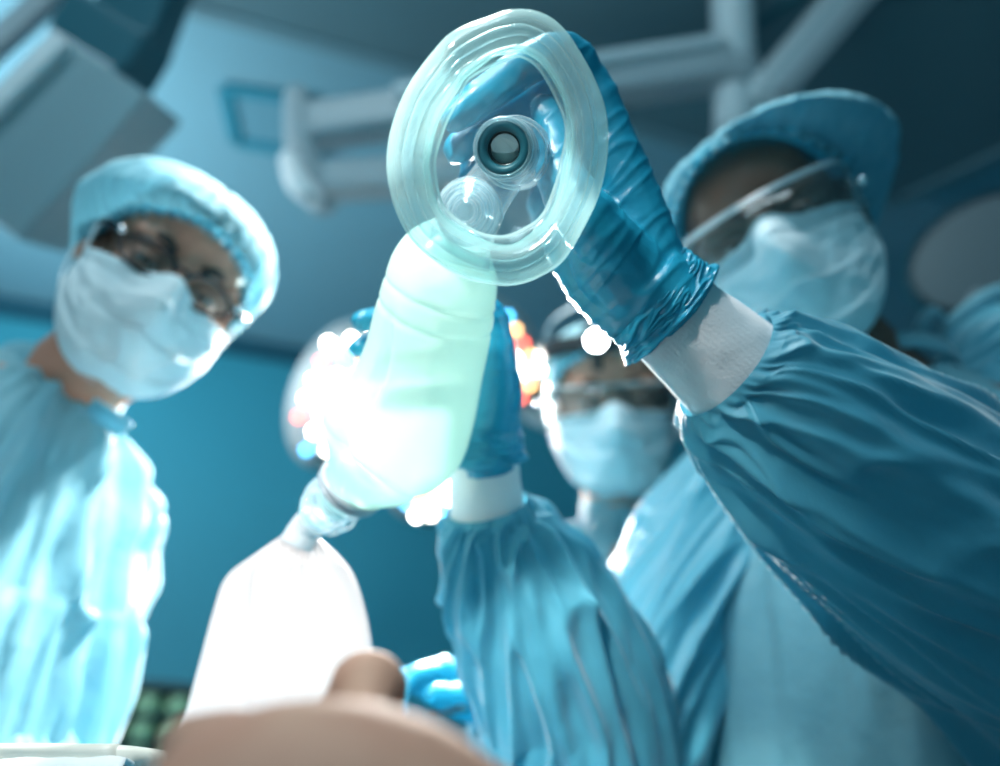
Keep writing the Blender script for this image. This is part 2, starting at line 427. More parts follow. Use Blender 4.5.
def sleeve(par, C, rads, seed=0, amp=.008, nt=230, nu=170, side=None, gather=.004, m=None, spiral=1.0):
    def disp(t, th, p):
        a, b = math.cos(th + t * spiral), math.sin(th + t * spiral)
        d = amp * (ridge(a * 1.6 + seed, b * 1.6, t * 2.6, 2.4) - .4)
        d += amp * .6 * (ridge(a * 3 + seed + 5, b * 3 + t * 3, t * 5, 2.2) - .35)
        d += amp * .3 * nz(a * 6 + t * 4, b * 6, t * 16 + seed)
        g = math.exp(-t * 9)
        d *= (1 - g * .8) * min(1, t * 14); gg = min(1, t * 30)
        d += gather * g * gg * (ridge(a * 6 + seed, b * 6, t * 3, 1.3) - .2)
        return d
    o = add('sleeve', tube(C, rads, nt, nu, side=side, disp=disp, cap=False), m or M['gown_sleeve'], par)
    return o
def knit(par, p0, p1, r0, r1, side=None):
    def disp(t, th, p): return .0001 * math.sin(th * 60) + .0010 * nz(*(p * 60))
    return add('knit_cuff', tube([p0, (A(p0) + A(p1)) / 2, p1], [r0, [(a + b) / 2 for a, b in zip(r0, r1)], r1], 60, 190, side=side, disp=disp, cap=False), M['cuff'], par)

def glove(par, fingers, palm, wrist_path, wrist_rad, axis, amp=.0011, voxel=.0017, extra=(), m=None, name='glove', cuff=None, freq=95):
    parts = []
    for pts, r in fingers: parts.append(tube(pts, r, 26, 14, roundcap=True))
    for pts, r in palm: parts.append(tube(pts, r, 16, 16, roundcap=True))
    parts.append(tube(wrist_path, wrist_rad, 20, 24))
    parts += list(extra)
    V, F, N = fuse(parts, voxel, 7)
    ax = nrm(A(axis)); s1 = nrm(np.cross(ax, A((.2, .5, .8)))); s2 = np.cross(ax, s1)
    o = A(wrist_path[0]); t = (V - o) @ ax; a = (V - o) @ s1; b = (V - o) @ s2
    d = np.array([ridge(t[i] * freq + 16 * a[i], a[i] * 18, b[i] * 18, 3) + .6 * ridge(t[i] * 45, a[i] * 30, b[i] * 30 + 4, 2) for i in range(len(V))])
    V = V + N * (d * amp - amp * .5)[:, None]
    g = add(name, (V, F), m or M['glove'], par)
    if cuff:
        def disp(tt, th, p): return .0022 * (ridge(math.cos(th) * 3, math.sin(th) * 3 + tt * 2, tt * 6, 2) - .3) + .003 * nz(math.cos(th) * 1.7, math.sin(th) * 1.7, tt * 2)
        c = add('glove_cuff', tube(cuff[0], cuff[1], 60, 120, disp=disp, cap=False, side=cuff[2] if len(cuff) > 2 else None), m or M['glove'], g)
        solid(c, .0007)
        me = c.data; n = 120; ringv = [A(me.vertices[len(me.vertices) - n + i].co) + A(wloc(g)) for i in range(0, n, 3)]
        add('rolled_rim', tube(ringv + [ringv[0]], [.0012] * (len(ringv) + 1), 160, 8, cap=False), m or M['glove'], c)
    return g
FR = [.0098, .0092, .0086, .0076, .0062]

# ---------------------------------------------------------------- the room
CZ = 3.0
w0, w1 = onplane(12, 303, CZ), onplane(522, 390, CZ)
wd = (w1 - w0).normalized()
wl, wr_ = w0 - wd * 2.2, w1 + wd * 3.5
nrm_w = Vector((-wd.y, wd.x, 0))
def slab(name, a, b, c, d, t, m, up):
    V = [A(q) for q in (a, b, c, d)]; V += [v + A(up) * t for v in V]
    return struct(add(name, (V, [(0, 1, 2, 3), (7, 6, 5, 4), (0, 4, 5, 1), (1, 5, 6, 2), (2, 6, 7, 3), (3, 7, 4, 0)]), m, smooth=False))
slab('ceiling', (-4, -2.5, CZ), (5, -2.5, CZ), (5, 5.5, CZ), (-4, 5.5, CZ), .1, M['ceiling'], (0, 0, 1))
slab('floor', (-4, -2.5, 0), (5, -2.5, 0), (5, 5.5, 0), (-4, 5.5, 0), .1, M['floor'], (0, 0, -1))
slab('wall_back', (wl.x, wl.y, 0), (wr_.x, wr_.y, 0), (wr_.x, wr_.y, CZ), (wl.x, wl.y, CZ), .1, M['wall'], nrm_w)
slab('wall_left', (-3.2, -2.5, 0), (-3.2, 5, 0), (-3.2, 5, CZ), (-3.2, -2.5, CZ), .1, M['wall'], (-1, 0, 0))
slab('wall_right', (3.2, -2.5, 0), (3.2, 5, 0), (3.2, 5, CZ), (3.2, -2.5, CZ), .1, M['wall'], (1, 0, 0))
tr = add('trim_1', ribbon_box(wl + Vector((0, 0, -.035)) - nrm_w * .02, wr_ + Vector((0, 0, -.035)) - nrm_w * .02, .04, .07, (0, 0, 1)), M['coving'], smooth=False); struct(tr)

# laminar-flow canopy set under the ceiling
e0, e1 = onplane(205, 12, 2.95), onplane(898, 200, 2.95)
e2 = onplane(1010, 148, 2.95)
ev = (e1 - e0).normalized(); en = Vector((ev.y, -ev.x, 0))
if (e2 - e1).dot(en) < 0: en = -en
sk = (e2 - e1).normalized()
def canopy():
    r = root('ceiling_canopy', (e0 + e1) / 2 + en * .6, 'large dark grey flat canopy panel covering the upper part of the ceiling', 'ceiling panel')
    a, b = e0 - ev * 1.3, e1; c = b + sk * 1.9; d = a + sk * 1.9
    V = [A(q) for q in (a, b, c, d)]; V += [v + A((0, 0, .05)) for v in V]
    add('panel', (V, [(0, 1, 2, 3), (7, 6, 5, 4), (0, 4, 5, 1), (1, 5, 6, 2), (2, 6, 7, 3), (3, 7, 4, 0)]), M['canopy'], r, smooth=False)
    add('edge_rail', ribbon_box(a + Vector((0, 0, .012)), b + Vector((0, 0, .012)), .035, .05, (0, 0, 1)), M['canopy_edge'], r, smooth=False)
    add('edge_rail', ribbon_box(b + Vector((0, 0, .012)), c + Vector((0, 0, .012)), .035, .05, (0, 0, 1)), M['canopy_edge'], r, smooth=False)
    for k in (.35, .7):
        p = a + (b - a) * k; add('seam', ribbon_box(p + Vector((0, 0, -.002)), p + sk * 1.9 + Vector((0, 0, -.002)), .02, .008, (0, 0, 1)), M['boom_dark'], r, smooth=False)
canopy()

# ceiling hatch
def hatch():
    q = [onplane(x, y, CZ - .012) for x, y in ((224, 88), (312, 100), (322, 156), (236, 141))]
    r = root('ceiling_hatch', (q[0] + q[2]) / 2, 'small square ceiling hatch with a darker teal frame', 'hatch')
    add('hatch_panel', (np.array([A(p) for p in q] + [A(p) + A((0, 0, .01)) for p in q]), [(0, 1, 2, 3), (7, 6, 5, 4), (0, 4, 5, 1), (1, 5, 6, 2), (2, 6, 7, 3), (3, 7, 4, 0)]), M['hatch_in'], r, smooth=False)
    parts = [ribbon_box(q[i] + Vector((0, 0, -.004)), q[(i + 1) % 4] + Vector((0, 0, -.004)), .035, .012, (0, 0, 1)) for i in range(4)]
    add('hatch_frame', join(*parts), M['hatch'], r, smooth=False)
hatch()

# ceiling boom, upper left
def boom():
    d = 1.45
    a, b, c, e = P(74, 46, d), P(148, 94, d), P(18, 240, d), P(-62, 180, d)
    n = (b - a).cross(e - a).normalized()
    if n.dot(FW) < 0: n = -n
    r = root('ceiling_boom', (a + c) / 2, 'square grey equipment boom head with a bright rail, hanging at the upper left', 'equipment boom')
    V = [A(q) for q in (a, b, c, e)]; V += [v + A(n) * .16 for v in V]
    bevel(add('boom_head', (V, [(0, 1, 2, 3), (7, 6, 5, 4), (0, 4, 5, 1), (1, 5, 6, 2), (2, 6, 7, 3), (3, 7, 4, 0)]), M['boom_face'], r, smooth=False), .006)
    s = (a - b).normalized()
    bevel(add('side_rail', ribbon_box(a + s * .014 - n * .012, e + s * .014 - n * .012, .034, .03, n), M['arm_white'], r, smooth=False), .004)
    p0 = P(110, 60, d + .1); p1 = P(122, -10, d + .35)
    bevel(add('boom_joint', ribbon_box(P(150, 66, d + .17), P(75, 20, d + .17), .10, .13, n), M['boom_dark'], r, smooth=False), .012)
    bevel(add('boom_arm', ribbon_box(P(125, 50, d + .25), P(170, -60, d + .42), .15, .1, n), M['boom_dark'], r, smooth=False), .01)
    pt = P(170, -60, d + .42)
    add('ceiling_post', tube([pt, (pt.x, pt.y, CZ)], [.05, .05], 6, 24), M['arm_grey'], r)
    r2 = root('equipment_arm', P(-30, 30, 1.7), 'pale grey arm crossing the top left corner above the boom head', 'arm')
    bevel(add('arm_tube', ribbon_box(P(-60, 95, 1.7), P(75, -25, 1.8), .05, .05, n), M['arm_grey'], r2, smooth=False), .012)
    q = P(75, -25, 1.8); add('ceiling_post', tube([q, (q.x, q.y, CZ)], [.035, .035], 6, 20), M['arm_grey'], r2)
boom()

# suspended monitor arm behind the face mask and the column that carries it
def hanger():
    d = 1.9
    c0, c1 = P(736, 150, d), P(731, -40, d)
    r = root('ceiling_column', P(733, 60, d), 'pale grey ceiling column with a slanting spring arm above the dark-skinned surgeon', 'column')
    top = c1 + (c1 - c0) * .2
    add('column_tube', tube([c0, c1, top], [.05, .05, .05], 12, 32), M['arm_light'], r)
    add('collar', tube([P(736, 88, d), P(735, 62, d)], [.057, .057], 4, 32), M['arm_grey'], r)
    add('collar', tube([P(736, 150, d), P(736, 128, d)], [.056, .056], 4, 32), M['arm_grey'], r)
    add('ceiling_plate', tube([(top.x, top.y, CZ - .03), (top.x, top.y, CZ)], [.14, .14], 3, 32), M['arm_light'], r)
    add('drop_tube', tube([top, (top.x, top.y, CZ - .01)], [.05, .05], 6, 24), M['arm_light'], r)
    s = bevel(add('spring_arm', ribbon_box(P(758, 102, d - .03), P(880, -45, d + .1), .085, .075, cd(.7, .6, -.4)), M['arm_light'], r, smooth=False), .012)
    add('arm_cover', ribbon_box(P(775, 98, d - .05), P(895, -40, d + .08), .03, .09, cd(.7, .6, -.4)), M['arm_grey'], s, smooth=False)
    add('end_joint', ball(P(762, 92, d - .02), (.05, .05, .045)), M['arm_light'], r)
    r = root('support_arm', P(500, 90, d), 'long grey horizontal support arm ending in a white handle left of the face mask', 'arm')
    bevel(add('main_bar', ribbon_box(P(308, 128, d - .05), P(731, 67, d), .11, .085, cd(0, 1, .15)), M['arm_grey'], r, smooth=False), .014)
    bevel(add('upper_cover', ribbon_box(P(395, 97, d - .08), P(718, 48, d - .02), .09, .03, cd(0, 1, .15)), M['arm_light'], r, smooth=False), .01)
    bevel(add('lower_bar', ribbon_box(P(322, 182, d - .1), P(500, 172, d - .05), .09, .075, cd(0, 1, .15)), M['arm_grey'], r, smooth=False), .014)
    add('elbow_joint', tube([P(296, 96, d - .08), P(302, 150, d - .08), P(322, 200, d - .08)], [(.02, .03), (.03, .038), (.03, .04)], 20, 20, roundcap=True), M['arm_grey'], r)
    h = add('handle', tube([P(290, 160, d - .14), P(298, 182, d - .15), P(313, 198, d - .15)], [.024, .029, .024], 20, 20, roundcap=True), M['arm_white'], r)
    add('handle_opening', ball(P(309, 196, d - .178), .010), M['boom_dark'], h)
hanger()
def round_lamp():
    r = root('surgical_lamp', P(975, 255, 1.75), 'dark grey round lamp head at the right edge behind the shoulder', 'surgical lamp')
    n = A(cd(-.35, .25, -1)); s = A(cd(.85, .45, 0))
    c = A(P(985, 258, 1.75))
    add('lamp_head', tube([c - n * .07, c - n * .04, c, c + n * .035, c + n * .04], [(.05, .04), (.14, .10), (.175, .125), (.165, .115), (.15, .10)], 30, 48, side=s), M['lamp_grey'], r)
    add('lamp_rim', tube([c + n * .01, c + n * .045], [(.178, .128), (.172, .122)], 4, 48, side=s, cap=False), M['boom_dark'], r)
    bevel(add('side_handle', ribbon_box(P(968, 300, 1.7), P(1012, 325, 1.7), .05, .05, (0, 0, 1)), M['arm_grey'], r, smooth=False), .01)
    q = A(P(1010, 232, 1.85)); add('arm', tube([q, q + A((.25, .05, .35)), (q[0] + .3, q[1] + .05, CZ)], [.03, .03, .03], 16, 16), M['lamp_grey'], r)
round_lamp()

# three-petal surgical lamp behind the resuscitator
HUB = P(425, 408, 2.05)
LN = A((CAM + Vector((0, .35, .05)) - HUB)); LN = nrm(LN)
def surgical_light():
    r = root('surgical_light', HUB, 'lit three-petal operating light with glowing white, red and blue diodes behind the squeeze bag', 'surgical light')
    n = LN; hub = A(HUB)
    a = nrm(A(RT) - n * np.dot(A(RT), n)); b = np.cross(a, n); b = b if np.dot(b, A(UP)) > 0 else -b
    add('hub', tube([hub - n * .09, hub - n * .06, hub, hub + n * .02], [.04, .075, .08, .05], 16, 32), M['lamp_shell'], r)
    hd = add('centre_handle', tube([hub + n * .02, hub + n * .06, hub + n * .14], [.014, .02, .018], 16, 20, roundcap=True), M['arm_white'], r)
    petals = [((-84, 14), (.38, .92), 46, 76), ((20, -84), (1, .1), 34, 56), ((78, 56), (-.50, .86), 36, 60)]
    k = 2.05 / FPX; rnd = random.Random(3)
    for (cx, cy), (tx, ty), hr, ht in petals:
        tl = math.hypot(tx, ty); tx, ty = tx / tl, ty / tl
        T = a * tx + b * ty; Q = nrm(np.cross(n, T)); c = hub + (a * cx + b * cy) * k
        hr2, ht2 = hr * k, ht * k
        pt = add('petal', tube([c - n * .06, c - n * .045, c - n * .01, c + n * .004, c + n * .004], [(ht2 * .4, hr2 * .4), (ht2 * .85, hr2 * .85), (ht2 * 1.02, hr2 * 1.02), (ht2, hr2), (ht2 * .96, hr2 * .96)], 22, 48, side=T), M['lamp_shell'], r)
        add('spoke', tube([hub - n * .05, (hub + c) / 2 - n * .05, c - n * .045], [(.035, .02)] * 3, 10, 16, side=n), M['lamp_shell'], r)
        rows = [-.66, -.22, .22, .66]
        for ir, rr in enumerate(rows):
            nn = 7 if abs(rr) < .5 else 5
            for q in range(nn):
                u = (q - (nn - 1) / 2) / 3.6 + (.06 if ir % 2 else -.05)
                if u * u + rr * rr > 1: continue
                w = rnd.random(); mm = M['led_w'] if w < .68 else M['led_r'] if w < .80 else M['led_b'] if w < .90 else M['led_a']
                pc = c + n * .008 + T * u * ht2 * .93 + Q * rr * hr2 * .95
                add('led', tube([pc, pc + n * .004, pc + n * .005], [.0085, .0085, .005], 5, 12), mm, pt)
    # yoke going to the right behind the far surgeon
    add('yoke', tube([hub - n * .08, A(P(500, 398, 2.12)), A(P(540, 420, 2.12)), A(P(600, 432, 2.14)), A(P(700, 430, 2.2))], [.018, .02, .021, .021, .021], 40, 16), M['lamp_shell'], r)
    q = P(700, 430, 2.2); add('drop_arm', tube([q, (q.x + .1, q.y + .05, q.z + .3), (q.x + .12, q.y + .05, CZ)], [.022, .022, .03], 20, 16), M['lamp_shell'], r)
surgical_light()

# green containers on a wall rack at the lower left
def green_rack():
    cw = w0 + (w1 - w0) * .18
    def wp(px, py):        # point on the plane of the back wall, 7 cm proud
        v = P(px, py, 1) - CAM; p0 = w0 - nrm_w * (.10 if (CAM - w0).dot(nrm_w) < 0 else -.10)
        return CAM + v * ((p0 - CAM).dot(nrm_w) / v.dot(nrm_w))
    nn = nrm_w if (CAM - w0).dot(nrm_w) > 0 else -nrm_w      # toward camera
    tl, tr2, bl = wp(95, 688), wp(215, 690), wp(95, 775)
    right = (tr2 - tl); cols, rows = 8, 4
    r = root('wall_rack', (tl + tr2) / 2 + Vector((0, 0, -.2)), 'dark wall rack full of green containers at the lower left', 'rack')
    top = tl.z; bot = wp(150, 800).z
    x0, x1 = tl - right * .15, tr2 + right * .35
    x0.z = x1.z = 0
    hgt = top - bot
    add('back_board', ribbon_box(Vector((x0.x, x0.y, (top + bot) / 2)) - nn * .05, Vector((x1.x, x1.y, (top + bot) / 2)) - nn * .05, .02, hgt, (0, 0, 1)), M['rack'], r, smooth=False)
    add('top_rail', ribbon_box(Vector((x0.x, x0.y, top + .012)), Vector((x1.x, x1.y, top + .012)), .1, .02, (0, 0, 1)), M['rack'], r, smooth=False)
    step = hgt / rows; L = (x1 - x0).length; nc = int(L / .074)
    first = None
    for k in range(rows):
        z = top - (k + 1) * step
        add('shelf', ribbon_box(Vector((x0.x, x0.y, z)), Vector((x1.x, x1.y, z)), .1, .006, (0, 0, 1)), M['rack'], r, smooth=False)
        for j in range(nc):
            p = x0 + (x1 - x0) * ((j + .5) / nc); p.z = z + .004
            if first is None:
                o = root('green_container', p, 'small round green container standing in the dark wall rack', 'container', 'green containers in the wall rack')
                add('jar', tube([p, p + Vector((0, 0, .002)), p + Vector((0, 0, step * .6)), p + Vector((0, 0, step * .68))], [.026, .034, .035, .028], 10, 20), M['green'], o)
                add('lid', tube([p + Vector((0, 0, step * .64)), p + Vector((0, 0, step * .80))], [.031, .027], 4, 20), M['green_lid'], o)
                first = o
            else:
                o = first.copy(); COL.objects.link(o); o.location = p
                for ch in first.children:
                    c = ch.copy(); COL.objects.link(c); c.parent = o
green_rack()

# ---------------------------------------------------------------- operating table, patient
TD = Vector((-.21, .94, 0)).normalized(); TS = Vector((TD.y, -TD.x, 0)); T0 = Vector((-.01, .04, 0)); TZ = .80
def tp(s, w, z): return T0 + TD * s + TS * w + Vector((0, 0, z))
def table():
    r = root('operating_table', tp(.9, 0, 0), 'operating table under the patient with a dark pad', 'operating table')
    bevel(add('table_pad', box(tp(.85, 0, TZ - .03), TD * .88, TS * .24, (0, 0, .03)), M['mattress'], r, smooth=False), .02)
    bevel(add('table_frame', box(tp(.85, 0, TZ - .085), TD * .86, TS * .2, (0, 0, .025)), M['steel'], r, smooth=False), .006)
    add('column', tube([tp(.95, 0, .08), tp(.95, 0, TZ - .1)], [(.16, .1), (.14, .09)], 6, 32, side=TD), M['steel'], r)
    bevel(add('base', box(tp(.95, 0, .05), TD * .3, TS * .17, (0, 0, .05)), M['steel'], r, smooth=False), .02)
table()
def patient():
    hcen = P(372, 726, .215) + Vector((0, .0, 0))
    F = Vector((.16, -.08, 1.0)).normalized(); U = (-TD + Vector((0, 0, -.10))).normalized()   # face up, crown toward the camera
    Fm = frame(F, U); hs = .98
    # forehead crest lies at local (0,.085,.06)
    target = A(hcen); hc = target - Fm @ (A((0, .088, .055)) * hs)
    r = root('patient', (hc[0], hc[1], TZ), 'person lying face up, only the blurred forehead and nose showing at the bottom edge', 'person')
    r['side'] = list(TS)
    parts = [(to_w(V, hc, Fm, hs), Fc) for V, Fc in head_shapes()]
    parts.append((to_w(ball((0, .108, -.020), (.0155, .014, .015))[0], hc, Fm, hs), ball((0, .108, -.020), .01)[1]))
    nb = A(tp(.36, -.0, TZ + .09))
    nk = to_w([(0, -.03, -.03), (0, -.03, -.09)], hc, Fm, hs)
    parts.append(tube([nk[0], nk[1], nb], [.05, .055, .065], 14, 18))
    parts.append(tube([nb, A(tp(.45, 0, TZ + .1)), A(tp(.65, 0, TZ + .1)), A(tp(.9, 0, TZ + .09)), A(tp(1.05, 0, TZ + .08))], [(.1, .06), (.19, .09), (.17, .1), (.15, .09), (.17, .08)], 24, 24, side=TS))
    for s in (-1, 1):
        parts.append(tube([tp(.45, s * .17, TZ + .08), tp(.65, s * .2, TZ + .05), tp(.9, s * .2, TZ + .05), tp(1.0, s * .2, TZ + .04)], [.05, .042, .03, .03], 20, 12, roundcap=True))
        parts.append(tube([tp(1.05, s * .08, TZ + .08), tp(1.35, s * .09, TZ + .07), tp(1.66, s * .09, TZ + .05), tp(1.68, s * .09, TZ + .1)], [.08, .055, .04, .03], 20, 12, roundcap=True))
    V, Fc, N = fuse(parts, .0042, 5)
    loc = ((V - hc) @ Fm) / hs; near = (np.abs(loc) < .15).all(axis=1); l2 = head_post(loc.copy()); V[near] = to_w(l2[near], hc, Fm, hs)
    add('body', (V, Fc), M['skin_patient'], r)
    eyes(r, hc, Fm, hs, closed=True, m=M['skin_patient'])
    def dz(t, th, p): return .006 * nz(p[0] * 9, p[1] * 9, p[2] * 9) + .006 * ridge(p[0] * 6, p[1] * 6, 1)
    add('drape', tube([tp(.42, 0, TZ + .10), tp(.5, 0, TZ + .105), tp(.9, 0, TZ + .10), tp(1.3, 0, TZ + .09), tp(1.72, 0, TZ + .085)], [(.22, .10), (.235, .11), (.235, .105), (.23, .095), (.22, .09)], 80, 80, side=TS, disp=dz), M['drape'], r)
patient()
def tray():
    z = P(0, 753, .42).z
    pr = P(160, 760, .42); x1, y0 = pr.x, pr.y
    r = root('instrument_stand', (x1 - .13, y0 + .09, 0), 'instrument tray with a pale cream rim and white linen at the lower left corner', 'instrument tray')
    pts = []
    hw, hd, rr = .13, .09, .04
    for k, (sx, sy) in enumerate(((1, 1), (-1, 1), (-1, -1), (1, -1))):
        for a in range(0, 91, 15):
            th = R_(a + 90 * k); pts.append((x1 - .13 + sx * (hw - rr) + rr * math.cos(th), y0 + .09 + sy * (hd - rr) + rr * math.sin(th)))
    path = [A((x, y, z)) for x, y in pts]; path.append(path[0])
    n = len(pts)
    V = [A((x, y, z)) for x, y in pts] + [A((x1 - .13 + (x - x1 + .13) * .97, y0 + .09 + (y - y0 - .09) * .95, z - .02)) for x, y in pts]
    F = [(i, (i + 1) % n, n + (i + 1) % n, n + i) for i in range(n)] + [tuple(range(n, 2 * n))]
    solid(add('tray', (V, F), M['steel'], r), .002)
    add('tray_rim', tube(path, [(.005, .0045)] * len(path), 160, 10, cap=False), M['tray_rim'], r)
    G = []
    for i in range(70):
        u = i / 69; row = []
        for j in range(30):
            v = j / 29; x = x1 - .25 + u * .235
            y = y0 + .085 - v * .102 if v < .8 else y0 + .085 - .8 * .102 - (v - .8) * .09
            zz = z + .004 - (0 if v < .8 else (v - .8) * .28) + .004 * nz(u * 9, v * 5)
            y -= .004 * nz(u * 14, 3) * v
            row.append((x, y - .011, zz - .008))
        G.append(row)
    solid(add('linen', grid(G), M['linen'], r), .002)
    add('post', tube([(x1 - .13 - hw + .02, y0 + .09, z - .01), (x1 - .13 - hw + .02, y0 + .09, .04)], [.014, .014], 6, 16), M['steel'], r)
    bevel(add('stand_base', box((x1 - .34, y0 + .09, .04), (.16, 0, 0), (0, .03, 0), (0, 0, .015)), M['steel'], r, smooth=False), .006)
    for sx in (-1, 1):
        add('caster', tube([(x1 - .34 + sx * .14, y0 + .075, .022), (x1 - .34 + sx * .14, y0 + .105, .022)], [.022, .022], 4, 20), M['black'], r)
tray()

# ---------------------------------------------------------------- resuscitator
def resuscitator():
    r = root('resuscitator', P(430, 260, .5), 'pale green squeeze-bag resuscitator with clear round face mask and white reservoir bag, held aloft', 'resuscitator')
    D = .40
    out = [(530, 10.5), (556, 22), (578, 46), (597, 80), (607, 117), (607, 155), (596, 202), (570, 250), (538, 276), (502, 285), (456, 273), (412, 240), (392, 190), (391, 148), (405, 100), (430, 62), (452, 38), (486, 19), (508, 12)]
    ctr = A((502, 150))
    o2 = cr([out[-1]] + out + [out[0], out[1]], 19 * 12 + 24)[12:12 + 19 * 12]     # closed outline
    n = len(o2)
    def shrink(k, dd, sc=1.0, cx=502, cy=150):
        pts = []
        for q in o2:
            v = q - ctr; L = np.linalg.norm(v); w = A((cx, cy)) + v / L * max(L - k, 1) * sc
            pts.append(w)
        return [A(P(w[0], w[1], D + dd)) for w in pts]
    # mask tilts a little: left side nearer
    def warp(p):
        x = p[0] - P(502, 150, D)[0]
        return p + A(FW) * (.10 * x)
    # cushion: inflated ring swept round the outline, section with two soft ridges
    nu = 36; rings = []
    mid = shrink(20, 0); inner = [nrm(A(P(502, 150, D)) - m_) for m_ in mid]
    for i in range(n):
        ring = []; inn = inner[i]; fwd = A(FW)
        wgt = .0100 * (1 + .10 * nz(math.cos(i / n * 2 * PI) * 2, math.sin(i / n * 2 * PI) * 2, 3))
        for j in range(nu):
            th = 2 * PI * j / nu
            rr = wgt * (1 + .06 * math.cos(4 * th) + .05 * nz(math.cos(i / n * 2 * PI) * 4, math.sin(i / n * 2 * PI) * 4, math.cos(th) * 1.3))
            ring.append(warp(mid[i] + (-inn) * rr * math.cos(th) + fwd * rr * .95 * math.sin(th)))
        rings.append(ring)
    rings.append(rings[0])
    add('mask_cushion', grid(rings, True), M['vinyl'], r)
    # inner lip: thin soft flap turned into the opening
    prof = [(34, .000, 0), (37, -.003, 0), (40, -.004, 0), (45, -.002, 0), (48, .002, 0), (46, .006, 0)]
    G = []
    for k, dd, _ in prof:
        row = []
        for i in range(n):
            q = o2[i % n] - ctr; L = np.linalg.norm(q); a = (i % n) / n * 2 * PI
            kk = k + (k - 30) * .35 * nz(math.cos(a) * 1.4, math.sin(a) * 1.4, 7)
            w = ctr + q / L * (L - kk); row.append(warp(A(P(w[0], w[1], D + dd))))
        G.append(row)
    add('inner_lip', grid(G, True), M['vinyl'], r)
    # dome going back to the port
    cx, cy = 505, 148
    G = []
    for s in np.linspace(0, 1, 26):
        row = []
        for i in range(n):
            q = o2[i % n] - ctr; L = np.linalg.norm(q); base = ctr + q / L * (L - 24)
            u = q / L; a = (i % n) / n * 2 * PI
            inn = A((cx, cy)) + u * 31
            sh = s ** 1.0
            w = base * (1 - sh) + inn * sh
            dd = .008 + .038 * (s ** .62) + .001 * nz(math.cos(a) * 3, math.sin(a) * 3, s * 4) * math.sin(s * PI)
            row.append(warp(A(P(w[0], w[1], D + dd))))
        G.append(row)
    add('mask_dome', grid(G, True), M['dome'], r)
    # rigid ring where dome meets cushion
    rim = [warp(p) for p in shrink(19, .010)]; rim.append(rim[0])
    add('mask_rim', tube(rim, [(.0022, .003)] * len(rim), 240, 10, side=FW, cap=False), M['clear'], r)
    # port: nested tubes, axis tipping up and right as it goes back
    c0 = A(P(503, 148, .425)); ax = nrm(A(cd(.18, .22, 1)))
    def ringt(r0, r1, a0, a1, mm, nm, par, t=.001):
        o = add(nm, tube([c0 + ax * a0, c0 + ax * (a0 + a1) / 2, c0 + ax * a1], [r0, (r0 + r1) / 2, r1], 8, 48, cap=False), mm, par); solid(o, t); return o
    port = ringt(.0150, .0145, 0, .034, M['clear'], 'port', r, .0016)
    tor = lambda rad, rr, a: tube([c0 + ax * a + (nrm(np.cross(ax, A(RT))) * math.cos(t) + nrm(np.cross(ax, nrm(np.cross(ax, A(RT))))) * math.sin(t)) * rad for t in np.linspace(0, 2 * PI, 40)], [rr] * 40, 80, 10, cap=False)
    add('port_lip', tor(.0150, .0013, 0), M['clear'], port)
    add('port_lip', tor(.0158, .0010, .008), M['clear'], port)
    add('port_lip', tor(.0160, .0010, .016), M['clear'], port)
    add('seal_ring', tor(.0118, .0030, .003), M['boom_dark'], port)
    ringt(.0107, .0098, .002, .03, M['rubber'], 'inner_sleeve', port, .0015)
    add('seal_ring', tor(.0094, .0018, .006), M['rubber'], port)
    dk = add('duckbill', tube([c0 + ax * .0075, c0 + ax * .0082], [.0086, .0086], 3, 32), M['membrane'], port)
    ua = nrm(A(UP) - ax * np.dot(A(UP), ax)); sa = np.cross(ax, ua)
    hv = [c0 + ax * .0070 + sa * .0078 * math.cos(t) + ua * (.0078 * math.sin(t) if math.sin(t) > 0 else .0022 * math.sin(t)) for t in np.linspace(0, 2 * PI, 30)[:-1]]
    hb_ = [q - ax * (.0022 if np.dot(q - c0, ua) > .001 else 0) for q in hv]
    add('duckbill_lip', (np.array(hb_), [tuple(range(29))]), M['white_plastic'], dk, smooth=False)
    # patient valve: clear housing behind the dome, branch down to the bag
    v0 = c0 + ax * .032; v1 = c0 + ax * .062; vd = A(P(462, 238, .492))
    hb = add('valve_housing', tube([v0, v0 + ax * .004, v1, v1 + ax * .003], [.016, .019, .019, .014], 20, 40), M['clear'], r)
    add('housing_ring', tor(.0195, .0016, .040), M['clear'], hb); add('housing_ring', tor(.0195, .0016, .052), M['clear'], hb)
    br = add('valve_branch', tube([c0 + ax * .045, A(P(485, 195, .482)), vd, A(P(455, 262, .495))], [.0145, .016, .020, .022], 24, 36), M['clear'], r)
    # ribbed round outlet seen through the dome
    oc = A(P(468, 212, .462)); on = nrm(A(cd(-.25, -.15, -1)))
    bb = []
    for k, rr in enumerate((.019, .0165, .0135, .010, .0065)):
        a1 = nrm(np.cross(on, A(UP))); a2 = np.cross(on, a1)
        bb.append(tube([oc + on * (.0015 * k) + (a1 * math.cos(t) + a2 * math.sin(t)) * rr for t in np.linspace(0, 2 * PI, 30)], [.0011] * 30, 60, 8, cap=False))
    d_ = add('outlet_disc', join(tube([oc - on * .008, oc + on * .001], [.019, .0192], 4, 40)), M['clear'], r)
    add('outlet_ribs', join(*bb), M['clear'], d_)
    # squeeze bag
    path = [P(461, 236, .497), P(449, 262, .505), P(438, 300, .515), (P(425, 362, .535)), P(409, 415, .553), P(390, 448, .565), P(366, 473, .578), P(352, 486, .585)]
    rad = [(.020, .020), (.032, .030), (.0365, .035), (.039, .037), (.0455, .039), (.0445, .038), (.030, .028), (.020, .020)]
